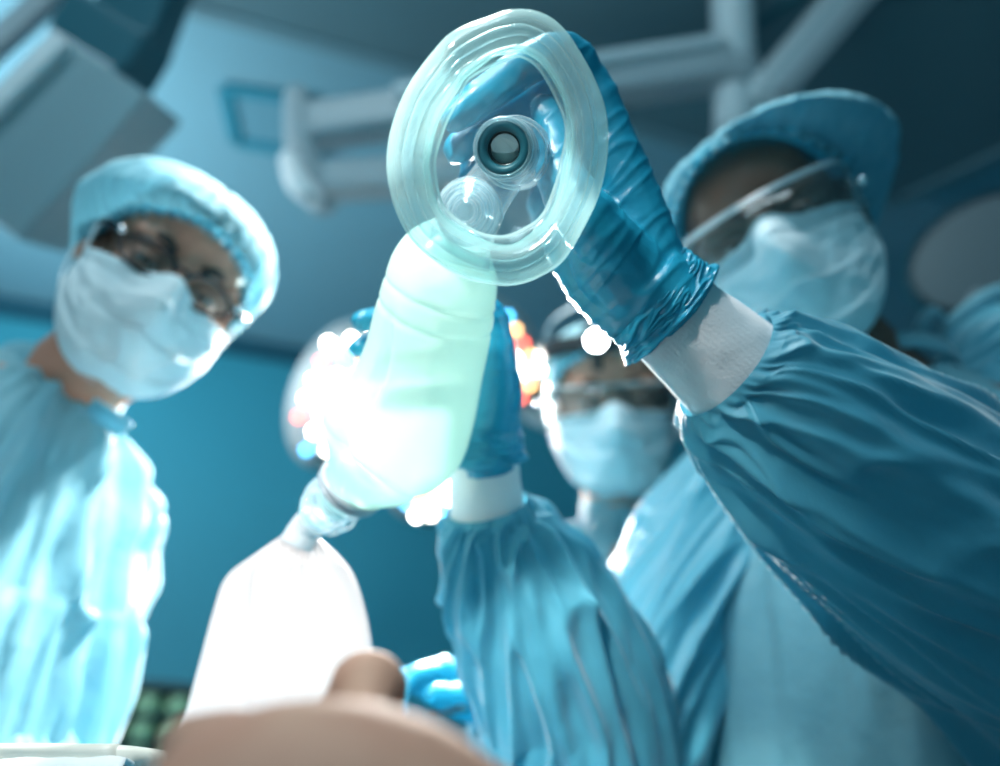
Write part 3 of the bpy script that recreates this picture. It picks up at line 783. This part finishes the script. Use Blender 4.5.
    def bd(t, th, p):
        # th = 0 faces image right
        left = max(0, -math.cos(th)); front = max(0, math.sin(th))
        d = 0
        d += .010 * left ** 1.5 * math.exp(-((t - .68) / .14) ** 2)            # bulging lower lobe
        d -= .009 * math.exp(-((th - 2.35) / .13) ** 2) * (1 / (1 + math.exp(-(t - .36) * 40))) * (1 / (1 + math.exp((t - .74) * 40)))   # long crease
        d -= .0050 * math.exp(-((t - .735 - .03 * math.cos(th)) / .014) ** 2) * (.3 + front)
        for q in (.265, .32): d -= .0016 * math.exp(-((t - q - .012 * math.cos(th)) / .006) ** 2)
        d += .0020 * nz(math.cos(th) * 1.6, math.sin(th) * 1.6, t * 6)
        d -= .0015 * math.exp(-((th - .5) / .5) ** 2) * math.exp(-((t - .5) / .1) ** 2)     # pressed by the fingers
        return d
    b = add('squeeze_bag', tube(path, rad, 170, 150, side=RT, disp=bd, cap=False), M['bag'], r)
    # the wall of the bag is thick silicone: a second inner skin
    solid(b, .0016)
    e0_, e1_ = A(path[-2]), A(path[-1]); ea = nrm(e1_ - e0_ + A(cd(-.4, -.3, .25)) * .01)
    ea = nrm(A(cd(-.72, -.40, .35)))
    ec = A(P(350, 488, .583))
    def circ(c, a, rad_): 
        s = nrm(np.cross(a, A(UP))); b2 = np.cross(a, s); return [c + (s * math.cos(t) + b2 * math.sin(t)) * rad_ for t in np.linspace(0, 2 * PI, 40)]
    ea2 = nrm(A(cd(-.62, -.72, .35)))
    for k, (off, rr, tr3) in enumerate(((-.002, .0235, .0026), (.003, .0225, .0024))):
        add('bag_collar', tube(circ(ec + ea2 * off, ea2, rr), [tr3] * 40, 90, 12, cap=False), M['grey_ring'], r)
    # intake valve: clear bulb
    ic = A(P(329, 503, .59)); iv = []
    q0 = ec + ea2 * .004; q1 = A(P(330, 502, .592)); q2 = A(P(313, 521, .6))
    iv = add('intake_valve', tube([q0, (q0 * .6 + q1 * .4), q1, (q1 * .45 + q2 * .55), q2], [.0165, .0195, .0205, .0175, .0125], 40, 48), M['clear'], r)
    ia = nrm(q2 - q0)
    for f_, rr in ((.18, .0195), (.45, .0215), (.7, .0190)):
        add('valve_ridge', tube(circ(q0 + (q2 - q0) * f_, ia, rr), [.0013] * 40, 80, 8, cap=False), M['clear'], iv)
    add('valve_disc', tube([q0 + (q2 - q0) * .38, q0 + (q2 - q0) * .42], [.014, .014], 3, 32), M['membrane'], iv)
    add('valve_core', tube([q0 + (q2 - q0) * .42, q2], [.0075, .0075], 6, 20), M['clear'], iv)
    sp = q2 + nrm(q2 - q1) * .010
    add('reservoir_neck', tube([q2 - nrm(q2 - q1) * .002, sp, sp + A(cd(-.4, -.9, 0)) * .012], [.0115, .0125, .0145], 16, 32), M['white_plastic'], r)
    # reservoir bag: flat two-sheet pillow
    Ls = [(293, 528), (252, 556), (226, 577), (214, 608), (200, 660), (185, 715), (170, 765), (168, 790)]
    Rs = [(317, 536), (340, 556), (354, 575), (364, 604), (371, 638), (377, 700), (380, 750), (378, 790)]
    dep = [.605, .61, .615, .62, .625, .63, .635, .64]
    nt_, nu_ = 110, 70; Lc, Rc, Dc = cr(Ls, nt_), cr(Rs, nt_), cr([(d,) for d in dep], nt_)
    front, back = [], []
    for i in range(nt_):
        t = i / (nt_ - 1); rf, rb = [], []
        for j in range(nu_):
            u = j / (nu_ - 1); w = Lc[i] * (1 - u) + Rc[i] * u; d = Dc[i][0]
            th = .021 * math.sqrt(max(0, 1 - (2 * u - 1) ** 2)) * min(1, .35 + t * 3) * math.sqrt(max(0, 1 - max(0, (t - .9) / .1) ** 2))
            fold = .0045 * (ridge(u * 4 - t * 1.1, t * 1.1, 2, 2.2) - .3) * min(1, 4 * u * (1 - u) * 2) + .003 * (ridge((u - .4) * (3 + 5 * (1 - t)), t * .8, 5) - .3) * 4 * u * (1 - u)
            rf.append(A(P(w[0], w[1], d - th + fold))); rb.append(A(P(w[0], w[1], d + th * .9 - fold * .6)))
        front.append(rf); back.append(rb)
    seq = [list(f) + list(bk[::-1]) for f, bk in zip(front, back)]
    add('reservoir_bag', grid(seq, True, True), M['reservoir'], r)
resuscitator()

# ---------------------------------------------------------------- surgeon on the right
def surgeon_right():
    hc = P(774, 244, .86); hs = 1.07
    F = cd(-.36, -.04, -.93); U = cd(-.47, .86, .0)
    Fm = frame(F, U)
    nb = Vector((.445, .745, 1.485)); r = root('surgeon', (.52, .9, 0), 'person in a blue gown with dark skin and clear safety goggles, holding the resuscitator up', 'person')
    W = Vector((.96, -.28, 0)).normalized(); r['side'] = list(W)
    spine = [nb + Vector((0, 0, -.02)), nb + Vector((.01, .01, -.09)), (.47, .80, 1.22), (.50, .85, 1.05), (.52, .9, .92)]
    shR = Vector((.285, .82, 1.40)); elR = P(622, 790, .72); wrR = P(486, 480, .62)
    shL = Vector((.60, .74, 1.50)); elL = P(1075, 655, .60); wrL = P(668, 312, .505)
    armR = [shR, shR.lerp(elR, .5), elR, elR.lerp(wrR, .6), wrR]; armL = [shL, shL.lerp(elL, .5), elL, elL.lerp(wrL, .6), wrL]
    legs = [[(.52 + s * .1, .9, .92), (.52 + s * .11, .9, .7), (.52 + s * .11, .9, .5), (.52 + s * .11, .93, .25), (.52 + s * .11, .94, .07)] for s in (-1, 1)]
    make_body(r, hc, Fm, hs, spine, [armR, armL], legs, M['skin_dark'])
    eyes(r, hc, Fm, hs, m=M['skin_dark']); brows(r, hc, Fm, hs)
    bouffant(r, hc, Fm, hs, fz=.092, bz=-.08, puff=.03, back=.36, seed=2.3, lean=.54, top=.072, rx=.090, ry=.108, ruff=1.5)
    surg_mask(r, hc, Fm, hs, 1.7, top=.004)
    # wrap goggles
    g = []
    for k in range(2):
        row = []
        for i in range(41):
            a = (-1 + i / 20) * R_(78); lift = .029 - .002 * abs(a)
            z = .030 if k else -.018 + .012 * math.exp(-(a / .22) ** 2)
            row.append((.083 * math.sin(a), .034 + .078 * math.cos(a) ** .8 if math.cos(a) > 0 else .034, z))
        g.append(row)
    W2 = to_w(np.array(g).reshape(-1, 3), hc, Fm, hs).reshape(2, 41, 3)
    gg = add('safety_goggles', grid(W2), M['lens'], r); solid(gg, .0015)
    add('brow_bar', tube(W2[1][::2], [(.0032, .0022)] * 21, 80, 10, side=Fm[:, 2]), M['clear_frame'], gg)
    for s, i in ((-1, 0), (1, 40)):
        t0, t1 = W2[1][i], W2[0][i]
        e = to_w([(s * .088, -.0, .018), (s * .090, -.035, .012)], hc, Fm, hs)
        add('temple', tube([(t0 * .6 + t1 * .4), e[0], e[1]], [(.008, .0014), (.006, .0014), (.003, .0014)], 24, 10, side=Fm[:, 2]), M['clear_frame'], gg)
        sd = to_w([(s * .0835, .048, .034), (s * .0875, .020, .032), (s * .0875, .018, -.012), (s * .0835, .046, -.018)], hc, Fm, hs)
        solid(add('side_shield', (sd, [(0, 1, 2, 3)]), M['clear_frame'], gg), .002)
        add('glint_ball', ball(to_w([(s * .090, .052, .006)], hc, Fm, hs)[0], .0058), M['chrome'], gg)  # chrome ball added at the goggle side to catch a lamp highlight
    # gown
    gown_torso(r, [nb + Vector((-.008, -.01, .005)), nb + Vector((0, 0, -.025)), nb + Vector((.005, .01, -.075)), (.46, .77, 1.30), (.455, .80, 1.12), (.48, .84, .85), (.52, .9, .28)],
               [(.068, .064), (.10, .078), (.185, .11), (.27, .15), (.29, .17), (.29, .18), (.31, .20)], W, seed=3.1, amp=.016)
    col = [A(nb) + A((-.008, -.01, .012)) + A(W) * .07 * math.cos(t) + A((.28, .96, -.12)) * .066 * math.sin(t) for t in np.linspace(0, 2 * PI, 30)]
    add('collar', tube(col, [(.012, .004)] * 30, 90, 12, side=(0, 0, 1), cap=False), M['gown'], r)
    bow = A(P(915, 345, .93))
    add('tie', tube([bow, bow + A(RT) * .010 + A(UP) * .026, bow + A(RT) * .022 + A(UP) * .040, bow + A(RT) * .034 + A(UP) * .022, bow + A(RT) * .034 - A(UP) * .01], [(.007, .004), (.009, .005), (.009, .005), (.009, .005), (.008, .004)], 30, 12), M['gown'], r)
    add('tie', tube([bow + A(RT) * .03, A(P(955, 322, .93)), A(P(1000, 292, .94)), A(P(1040, 300, .96))], [(.009, .004), (.010, .004), (.010, .004), (.009, .004)], 30, 12, side=UP), M['gown'], r)
    # near arm (his left), reaching to the mask
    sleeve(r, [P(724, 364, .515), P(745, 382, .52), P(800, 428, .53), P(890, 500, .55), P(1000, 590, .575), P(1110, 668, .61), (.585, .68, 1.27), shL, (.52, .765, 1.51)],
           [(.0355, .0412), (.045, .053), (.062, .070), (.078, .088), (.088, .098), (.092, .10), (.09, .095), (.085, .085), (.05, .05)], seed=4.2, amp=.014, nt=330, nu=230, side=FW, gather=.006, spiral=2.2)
    knit(r, P(658, 306, .503), P(738, 375, .516), (.0262, .0305), (.0335, .0388), side=FW)
    # far arm (his right), hand behind the bag
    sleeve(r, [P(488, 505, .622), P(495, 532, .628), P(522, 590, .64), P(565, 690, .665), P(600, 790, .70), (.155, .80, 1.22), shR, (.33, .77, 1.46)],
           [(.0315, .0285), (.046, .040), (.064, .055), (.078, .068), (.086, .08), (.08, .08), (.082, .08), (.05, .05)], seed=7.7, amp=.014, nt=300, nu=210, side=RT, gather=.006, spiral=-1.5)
    knit(r, P(482, 448, .613), P(488, 516, .624), (.026, .024), (.029, .026), side=RT)
    # left glove round the valve
    D0 = .50
    fi = [([P(588, 84, .505), P(570, 55, .495), P(532, 62, .482), P(490, 92, .474), P(455, 118, .468)], [.013, .0128, .0120, .0112, .0088]),
          ([P(604, 118, .525), P(568, 92, .520), P(526, 98, .512), P(486, 122, .500), P(458, 150, .486)], [.013, .0128, .0122, .0112, .0090]),
          ([P(612, 150, .540), P(572, 136, .548), P(520, 130, .546), P(484, 152, .525), P(472, 180, .500)], [.013, .0125, .012, .0112, .0092]),
          ([P(616, 185, .548), P(580, 178, .556), P(534, 168, .556), P(500, 184, .535), P(494, 206, .512)], [.012, .012, .011, .0105, .0088]),
          ([P(640, 270, .490), P(590, 222, .472), P(562, 178, .474), P(556, 142, .482), P(546, 112, .490)], [.018, .0185, .0155, .0135, .0105])]
    pa = [([P(662, 302, .505), P(628, 200, .505), P(588, 84, .507)], [.024, .021, .0155]), ([P(660, 302, .507), P(636, 225, .52), P(606, 118, .527)], [.024, .021, .0145]),
          ([P(656, 306, .508), P(630, 240, .53), P(612, 152, .542)], [.024, .021, .014]), ([P(650, 312, .508), P(618, 255, .53), P(614, 190, .547)], [.024, .022, .013]),
          ([P(648, 305, .505), P(612, 262, .495), P(585, 215, .49)], [.026, .025, .018]), ([P(640, 318, .505), P(598, 278, .515), P(556, 205, .53)], [.022, .023, .020])]
    glove(r, fi, pa, [P(640, 288, .503), P(662, 308, .504), P(676, 320, .505)], [(.029, .034), (.028, .033), (.029, .034)], cd(-.6, .75, 0), amp=.0011,
          cuff=([P(646, 294, .503), P(660, 305, .504), P(671, 315, .505)], [(.027, .035), (.0295, .037), (.031, .0395)], FW))
    # right glove behind the bag
    fi = [([P(492, 330, .625), P(470, 312, .612), P(430, 316, .606), P(388, 318, .603), P(362, 321, .582)], [.0115, .011, .0102, .0095, .0082]),
          ([P(488, 350, .64), P(462, 338, .632), P(420, 340, .628), P(382, 344, .618), P(360, 347, .594)], [.0115, .011, .0102, .0095, .0082]),
          ([P(486, 375, .645), P(455, 368, .642), P(420, 370, .64), P(395, 372, .63), P(380, 374, .615)], [.011, .0105, .010, .0092, .008]),
          ([P(484, 398, .645), P(455, 398, .645), P(425, 400, .642), P(405, 402, .635), P(392, 404, .625)], [.0105, .0095, .009, .0082, .007]),
          ([P(488, 430, .60), P(496, 385, .592), P(498, 345, .588), P(494, 320, .582), P(486, 304, .574)], [.015, .015, .012, .0105, .0085])]
    pa = [([P(486, 445, .615), P(496, 390, .612), P(492, 330, .622)], [.024, .020, .0145]), ([P(482, 445, .618), P(486, 395, .62), P(488, 350, .637)], [.025, .021, .015]),
          ([P(480, 445, .620), P(474, 405, .625), P(484, 375, .64)], [.025, .020, .014]), ([P(486, 440, .61), P(490, 400, .605), P(486, 360, .615)], [.022, .022, .02])]
    glove(r, fi, pa, [P(484, 425, .612), P(485, 452, .614), P(486, 470, .616)], [(.026, .026), (.0265, .0245), (.0265, .0245)], cd(0, -1, 0), amp=.0011,
          cuff=([P(484, 425, .612), P(485, 442, .614), P(486, 458, .616)], [(.0275, .027), (.029, .027), (.0305, .028)], RT))
surgeon_right()

# ---------------------------------------------------------------- surgeon on the left
def surgeon_left():
    hc = P(165, 283, .87); hs = 1.01
    F = cd(.46, -.10, -.88); U = cd(.60, .78, 0)
    Fm = frame(F, U)
    nb = Vector((-.520, .755, 1.495)); r = root('surgeon', (-.68, .9, 0), 'person in a blue gown with fair skin and dark-rimmed glasses, leaning in from the left', 'person')
    W = Vector((.50, .86, 0)).normalized(); r['side'] = list(W)
    spine = [nb + Vector((0, 0, -.02)), nb + Vector((-.01, .0, -.09)), (-.57, .80, 1.22), (-.64, .85, 1.05), (-.70, .89, .92)]
    shA = Vector((-.49, .88, 1.385)); elA = Vector((-.468, .85, 1.12)); wrA = Vector((-.385, .71, 1.03))
    shB = Vector((-.64, .60, 1.40)); elB = Vector((-.76, .52, 1.12)); wrB = Vector((-.74, .30, 1.04))
    armA = [shA, shA.lerp(elA, .5), elA, elA.lerp(wrA, .6), wrA]; armB = [shB, shB.lerp(elB, .5), elB, elB.lerp(wrB, .6), wrB]
    legs = [[(-.72 - .03 * s, .90 + s * .09, .92), (-.74, .88 + s * .11, .7), (-.76, .88 + s * .11, .5), (-.77, .89 + s * .11, .25), (-.77, .9 + s * .11, .07)] for s in (-1, 1)]
    make_body(r, hc, Fm, hs, spine, [armA, armB], legs, M['skin'])
    eyes(r, hc, Fm, hs, m=M['skin']); brows(r, hc, Fm, hs); hairshell(r, hc, Fm, hs, .075, -.075)
    bouffant(r, hc, Fm, hs, fz=.064, bz=-.075, puff=.07, back=.42, lean=-.30, seed=5.3, m=M['cap_thin'], top=.074, ruff=1.6)
    surg_mask(r, hc, Fm, hs, 4.4, top=-.004)
    g = None
    for s in (-1, 1):
        c = A((s * .033, .098, .006)); pts = []
        for t in np.linspace(0, 2 * PI, 40):
            x, z = .027 * math.cos(t), .0155 * math.sin(t) * (1 - .15 * s * math.cos(t)); pts.append(c + A((x, -.010 * (x * s / .027) - .008 * (x / .027) ** 2 * (x * s > 0), z)))
        Wp = to_w(pts, hc, Fm, hs)
        if g is None: g = add('glasses', tube(to_w([(-.010, .104, .012), (0, .108, .014), (.010, .104, .012)], hc, Fm, hs), [.0022] * 3, 12, 8), M['frame_dark'], r)
        add('lens_rim', tube(Wp, [(.0020, .0024)] * 40, 90, 8, cap=False), M['frame_dark'], g)
        add('lens', (np.array(Wp[:-1]), [tuple(range(39))]), M['lens'], g)
        add('temple', tube(to_w([(s * .060, .088, .012), (s * .080, .06, .014), (s * .087, .01, .012), (s * .088, -.03, .002)], hc, Fm, hs), [(.0045, .0014), (.004, .0014), (.003, .0014), (.002, .0014)], 30, 8, side=Fm[:, 2]), M['frame_dark'], g)
        add('glint_ball', ball(to_w([(s * .064, .090, .014)], hc, Fm, hs)[0], .004), M['chrome'], g)  # added reflective ball, gives the glasses a bright glint
    gown_torso(r, [nb + Vector((.012, -.0, .005)), nb + Vector((.0, 0, -.025)), nb + Vector((-.01, .0, -.085)), (-.56, .78, 1.28), (-.58, .81, 1.12), (-.68, .88, .85), (-.78, .92, .28)],
               [(.066, .064), (.10, .085), (.17, .12), (.19, .16), (.20, .17), (.20, .18), (.24, .2)], W, seed=8.1, amp=.025)
    col = [A(nb) + A((.014, .0, .012)) + A(W) * .068 * math.cos(t) + A((.86, -.5, -.25)) * .068 * math.sin(t) for t in np.linspace(0, 2 * PI, 30)]
    add('collar', tube(col, [(.015, .004)] * 30, 90, 12, side=(0, 0, 1), cap=False), M['gown'], r)
    fl = [P(96, 398, .80), P(134, 424, .80), P(118, 438, .80), P(82, 412, .80)]
    solid(add('collar_flap', (np.array([A(q) for q in fl]), [(0, 1, 2, 3)]), M['gown'], r), .003)
    sleeve(r, [wrA, wrA.lerp(elA, .3), elA + Vector((.0, 0, .0)), shA.lerp(elA, .5) + Vector((.005, 0, 0)), shA, nb + Vector((-.0, .04, -.03))],
           [(.035, .035), (.055, .055), (.074, .074), (.072, .075), (.068, .075), (.05, .05)], seed=2.7, amp=.012, nt=260, nu=180, m=M['gown'])
    sleeve(r, [wrB, wrB.lerp(elB, .3), elB, shB.lerp(elB, .5), shB, nb + Vector((-.05, -.04, -.03))],
           [(.035, .035), (.055, .055), (.07, .07), (.072, .072), (.075, .07), (.05, .05)], seed=6.7, amp=.010, nt=120, nu=100, m=M['gown'])
    simple_hand(r, elA, wrA, 1); simple_hand(r, elB, wrB, -1)

def simple_hand(r, el, wr, s, curl=.5, aim=None):
    ax = (Vector(wr) - Vector(el)).normalized() if aim is None else Vector(aim).normalized()
    sd = ax.cross(Vector((0, 0, 1))).normalized() * s; dn = sd.cross(ax).normalized(); dn = dn if dn.z < 0 else -dn
    wr = Vector(wr); fi, pa = [], []
    for k, (o, L) in enumerate(((.030, .9), (.010, 1.0), (-.010, .94), (-.029, .76))):
        m0 = wr + ax * .09 + sd * o; a1, a2, a3 = curl, curl * 2.1, curl * 3.0
        p1 = m0 + (ax * math.cos(a1) + dn * math.sin(a1)) * .042 * L; p2 = p1 + (ax * math.cos(a2) + dn * math.sin(a2)) * .026 * L; p3 = p2 + (ax * math.cos(a3) + dn * math.sin(a3)) * .02 * L
        fi.append(([m0, p1, p2, p3], [.0105, .0098, .0088, .0074])); pa.append(([wr, wr + ax * .045 + sd * o * .8, m0], [.022, .018, .0125]))
    t0 = wr + ax * .025 + sd * .022; fi.append(([t0, t0 + (ax * .6 + sd * .7 + dn * .3) * .035, t0 + (ax * .9 + sd * .75 + dn * .5) * .055, t0 + (ax * 1.2 + sd * .55 + dn * .6) * .068], [.016, .014, .0115, .0085]))
    glove(r, fi, pa, [wr - ax * .05, wr - ax * .01, wr + ax * .02], [.027, .027, .026], ax, voxel=.0024)
    knit(r, wr - ax * .09, wr - ax * .02, (.031, .031), (.028, .028))
M['cap_thin'] = film('cap_thin_fabric', (.42, .72, .80), .72, milk=.4, edge=.8, rough=.6, gloss=.15, power=.5)
surgeon_left()

# ---------------------------------------------------------------- surgeon at the back
def surgeon_back():
    hc = P(611, 402, 1.2); hs = 1.08
    F = cd(-.10, -.02, -1); U = cd(-.06, 1, 0)
    Fm = frame(F, U)
    nb = Vector((.19, 1.13, 1.50)); r = root('surgeon', (.22, 1.2, 0), 'person in a blue gown standing furthest back with a black headlamp over a hair net', 'person')
    W = Vector((1, -.1, 0)).normalized(); r['side'] = list(W)
    spine = [nb + Vector((0, 0, -.02)), nb + Vector((0, .01, -.09)), (.2, 1.17, 1.22), (.21, 1.22, 1.05), (.22, 1.27, .92)]
    shA = Vector((.02, 1.14, 1.41)); elA = Vector((.03, 1.04, 1.13)); wrA = P(500, 712, .86)
    shB = Vector((.37, 1.17, 1.41)); elB = Vector((.40, 1.24, 1.14)); wrB = Vector((.38, 1.22, .88))
    armA = [shA, shA.lerp(elA, .5), elA, elA.lerp(wrA, .6), wrA]; armB = [shB, shB.lerp(elB, .5), elB, elB.lerp(wrB, .6), wrB]
    legs = [[(.22 + s * .09, 1.28, .92), (.22 + s * .1, 1.3, .7), (.22 + s * .1, 1.32, .5), (.22 + s * .1, 1.34, .25), (.22 + s * .1, 1.34, .07)] for s in (-1, 1)]
    make_body(r, hc, Fm, hs, spine, [armA, armB], legs, M['skin'])
    eyes(r, hc, Fm, hs, m=M['skin']); brows(r, hc, Fm, hs); hairshell(r, hc, Fm, hs, .07, -.075)
    bouffant(r, hc, Fm, hs, fz=.074, bz=-.06, puff=.10, back=.08, seed=9.3, top=.076, m=M['cap_thin'])
    surg_mask(r, hc, Fm, hs, 2.4, top=-.004)
    # headlamp: band round the cap, strap over the top, lamp block
    band = [(.096 * math.sin(t), .108 * math.cos(t) - .006, .070 + .012 * math.cos(t)) for t in np.linspace(0, 2 * PI, 40)]
    h = add('headlamp', tube(to_w(band, hc, Fm, hs), [(.013, .003)] * 40, 90, 10, side=Fm[:, 2], cap=False), M['black'], r)
    strap = [(0, .106, .082), (0, .082, .120), (0, .03, .142), (0, -.04, .138), (0, -.09, .10)]
    add('crown_strap', tube(to_w(strap, hc, Fm, hs), [(.016, .003)] * 5, 40, 10, side=Fm[:, 0]), M['black'], h)
    strap2 = [(-.092, .0, .075), (-.07, .02, .118), (0, .03, .143), (.07, .02, .118), (.092, .0, .075)]
    add('crown_strap', tube(to_w(strap2, hc, Fm, hs), [(.014, .003)] * 5, 40, 10, side=Fm[:, 1]), M['arm_grey'], h)
    lc = to_w([(-.018, .125, .083)], hc, Fm, hs)[0]; ln = nrm(Fm @ A((0, 1, -.1)))
    add('lamp_block', tube([lc - ln * .022, lc - ln * .016, lc, lc + ln * .003], [.014, .022, .022, .019], 12, 28), M['black'], h)
    add('lamp_lens', tube([lc + ln * .003, lc + ln * .006], [.0125, .011], 4, 24), M['headlight'], h)
    add('pivot', tube(to_w([(-.018, .110, .08), (-.018, .112, .045)], hc, Fm, hs), [.007, .006], 8, 12), M['black'], h)
    g = []
    for k in range(2):
        g.append([(.087 * math.sin(a), .030 + .078 * max(0, math.cos(a)) ** .8, .026 if k else -.020 + .012 * math.exp(-(a / .22) ** 2)) for a in np.linspace(-R_(80), R_(80), 41)])
    W2 = to_w(np.array(g).reshape(-1, 3), hc, Fm, hs).reshape(2, 41, 3)
    gg = add('safety_goggles', grid(W2), M['lens'], r); solid(gg, .0015)
    add('brow_bar', tube(W2[1][::2], [(.0022, .0018)] * 21, 80, 10, side=Fm[:, 2]), M['clear_frame'], gg)
    for s in (-1, 1):
        add('glint_ball', ball(to_w([(s * .094, .036, .006)], hc, Fm, hs)[0], .006), M['chrome'], gg)  # small mirror ball put in for the highlight beside the goggles
        add('temple', tube(to_w([(s * .087, .035, .012), (s * .090, .0, .014), (s * .090, -.035, .008)], hc, Fm, hs), [(.006, .0014), (.005, .0014), (.003, .0014)], 20, 10, side=Fm[:, 2]), M['clear_frame'], gg)
    gown_torso(r, [nb + Vector((0, -.01, .02)), nb + Vector((0, 0, -.02)), nb + Vector((0, .01, -.085)), (.195, 1.15, 1.28), (.20, 1.19, 1.12), (.21, 1.26, .85), (.22, 1.34, .28)],
               [(.064, .062), (.085, .072), (.18, .10), (.19, .125), (.19, .13), (.2, .14), (.24, .18)], W, seed=1.1, amp=.014, nt=150, nu=150)
    col = [A(nb) + A((0, -.012, .022)) + A(W) * .062 * math.cos(t) + A((.05, 1, -.15)) * .06 * math.sin(t) for t in np.linspace(0, 2 * PI, 30)]
    add('collar', tube(col, [(.022, .004)] * 30, 90, 12, side=(0, 0, 1), cap=False), M['gown'], r)
    for wr, el, sh, sd in ((wrA, elA, shA, 1.7), (wrB, elB, shB, 3.3)):
        wr = Vector(wr)
        sleeve(r, [wr.lerp(el, .12), wr.lerp(el, .35), el, sh.lerp(el, .5), sh, nb + Vector((.04 if sh.x < .1 else -.04, .02, -.02))],
               [(.032, .032), (.05, .05), (.062, .062), (.068, .068), (.072, .072), (.05, .05)], seed=sd, amp=.009, nt=150, nu=120, m=M['gown'])
    # his right hand holding the suturing tool
    simple_hand(r, elA, wrA, -1, curl=.62, aim=A(P(440, 680, .84)) - A(wrA)); simple_hand(r, elB, wrB, 1)
surgeon_back()
def needle_holder():
    a, b, c = P(430, 716, .82), P(462, 706, .83), P(500, 692, .86)
    r = root('needle_holder', b, 'thin steel needle holder in the gloved hand beside the patient', 'surgical instrument')
    add('shank', tube([a, b, c], [.0018, .0025, .0022], 20, 10), M['dark_steel'], r)
    add('shank', tube([a + Vector((0, 0, .002)), b + Vector((0, 0, -.004)), c + Vector((0, 0, -.010))], [.0018, .0025, .0022], 20, 10), M['dark_steel'], r)
    add('pivot_screw', ball(b, .004), M['steel'], r)
    for q in (Vector((0, 0, .006)), Vector((0, 0, -.014))):
        cc = c + q + RT * .01
        add('finger_ring', tube([A(cc) + A(RT) * .011 * math.cos(t) + A(UP) * .009 * math.sin(t) for t in np.linspace(0, 2 * PI, 24)], [.0018] * 24, 48, 8, cap=False), M['dark_steel'], r)
needle_holder()

# ---------------------------------------------------------------- light
def lamp(kind, name, loc, target, power, color, size=.1, angle=60, blend=.4, spread=180):
    l = bpy.data.lights.new(name, kind); l.energy = power; l.color = color
    if kind == 'SPOT': l.spot_size = R_(angle); l.spot_blend = blend; l.shadow_soft_size = size
    if kind == 'AREA': l.shape = 'DISK'; l.size = size; l.spread = R_(spread)
    if kind == 'POINT': l.shadow_soft_size = size
    o = bpy.data.objects.new(name, l); COL.objects.link(o); o.location = loc
    o.rotation_euler = (Vector(target) - Vector(loc)).to_track_quat('-Z', 'Y').to_euler(); return o
hub2 = Vector(A(HUB) + LN * .20)
lamp('SPOT', 'surgical_light_beam', hub2, (-.12, .45, 1.12), 320, (1, .97, .92), .07, 54, .6)
lamp('SPOT', 'added_gown_side_light', (.60, .75, 2.88), (-.47, .82, 1.12), 900, (1, .97, .93), .06, 27, .6)  # added side light out of view, brightens the left surgeon's gown
lamp('SPOT', 'added_sleeve_key', (-.45, -.70, 1.75), (.06, .66, 1.09), 210, (1, .97, .93), .07, 17, .9)  # added key from behind the camera for the far sleeve and cuff
lamp('AREA', 'added_front_fill', (-.5, -1.0, 2.7), (0, .8, 1.3), 26, (.72, .92, 1), .9)  # added soft fill behind the camera, no fixture modelled
lamp('AREA', 'second_surgical_light', (-.15, .12, 2.35), (.15, .6, 1.2), 5, (1, .96, .92), .3, spread=110)
lamp('AREA', 'ceiling_wash', (-1.6, 1.2, 2.2), (-.6, 2.2, 3.0), 20, (.78, .93, 1), .8)
w = bpy.data.worlds.new('world'); SC.world = w; w.use_nodes = True
w.node_tree.nodes['Background'].inputs[0].default_value = (.16, .52, .66, 1); w.node_tree.nodes['Background'].inputs[1].default_value = .62

cam = bpy.data.cameras.new('camera'); co = bpy.data.objects.new('camera', cam); COL.objects.link(co)
co.location = CAM; co.rotation_euler = (R_(90) + PITCH, 0, 0)
cam.sensor_width = 36; cam.lens = FPX / 1000 * 36; cam.clip_start = .02
cam.dof.use_dof = True; cam.dof.focus_distance = .44; cam.dof.aperture_fstop = cam.lens / 12.0
SC.camera = co
SC.view_settings.view_transform = 'Standard'; SC.view_settings.look = 'None'; SC.view_settings.exposure = 0; SC.view_settings.gamma = 1
SC.cycles.use_denoising = True
SC.cycles.max_bounces = 10; SC.cycles.transparent_max_bounces = 24; SC.cycles.sample_clamp_indirect = 8
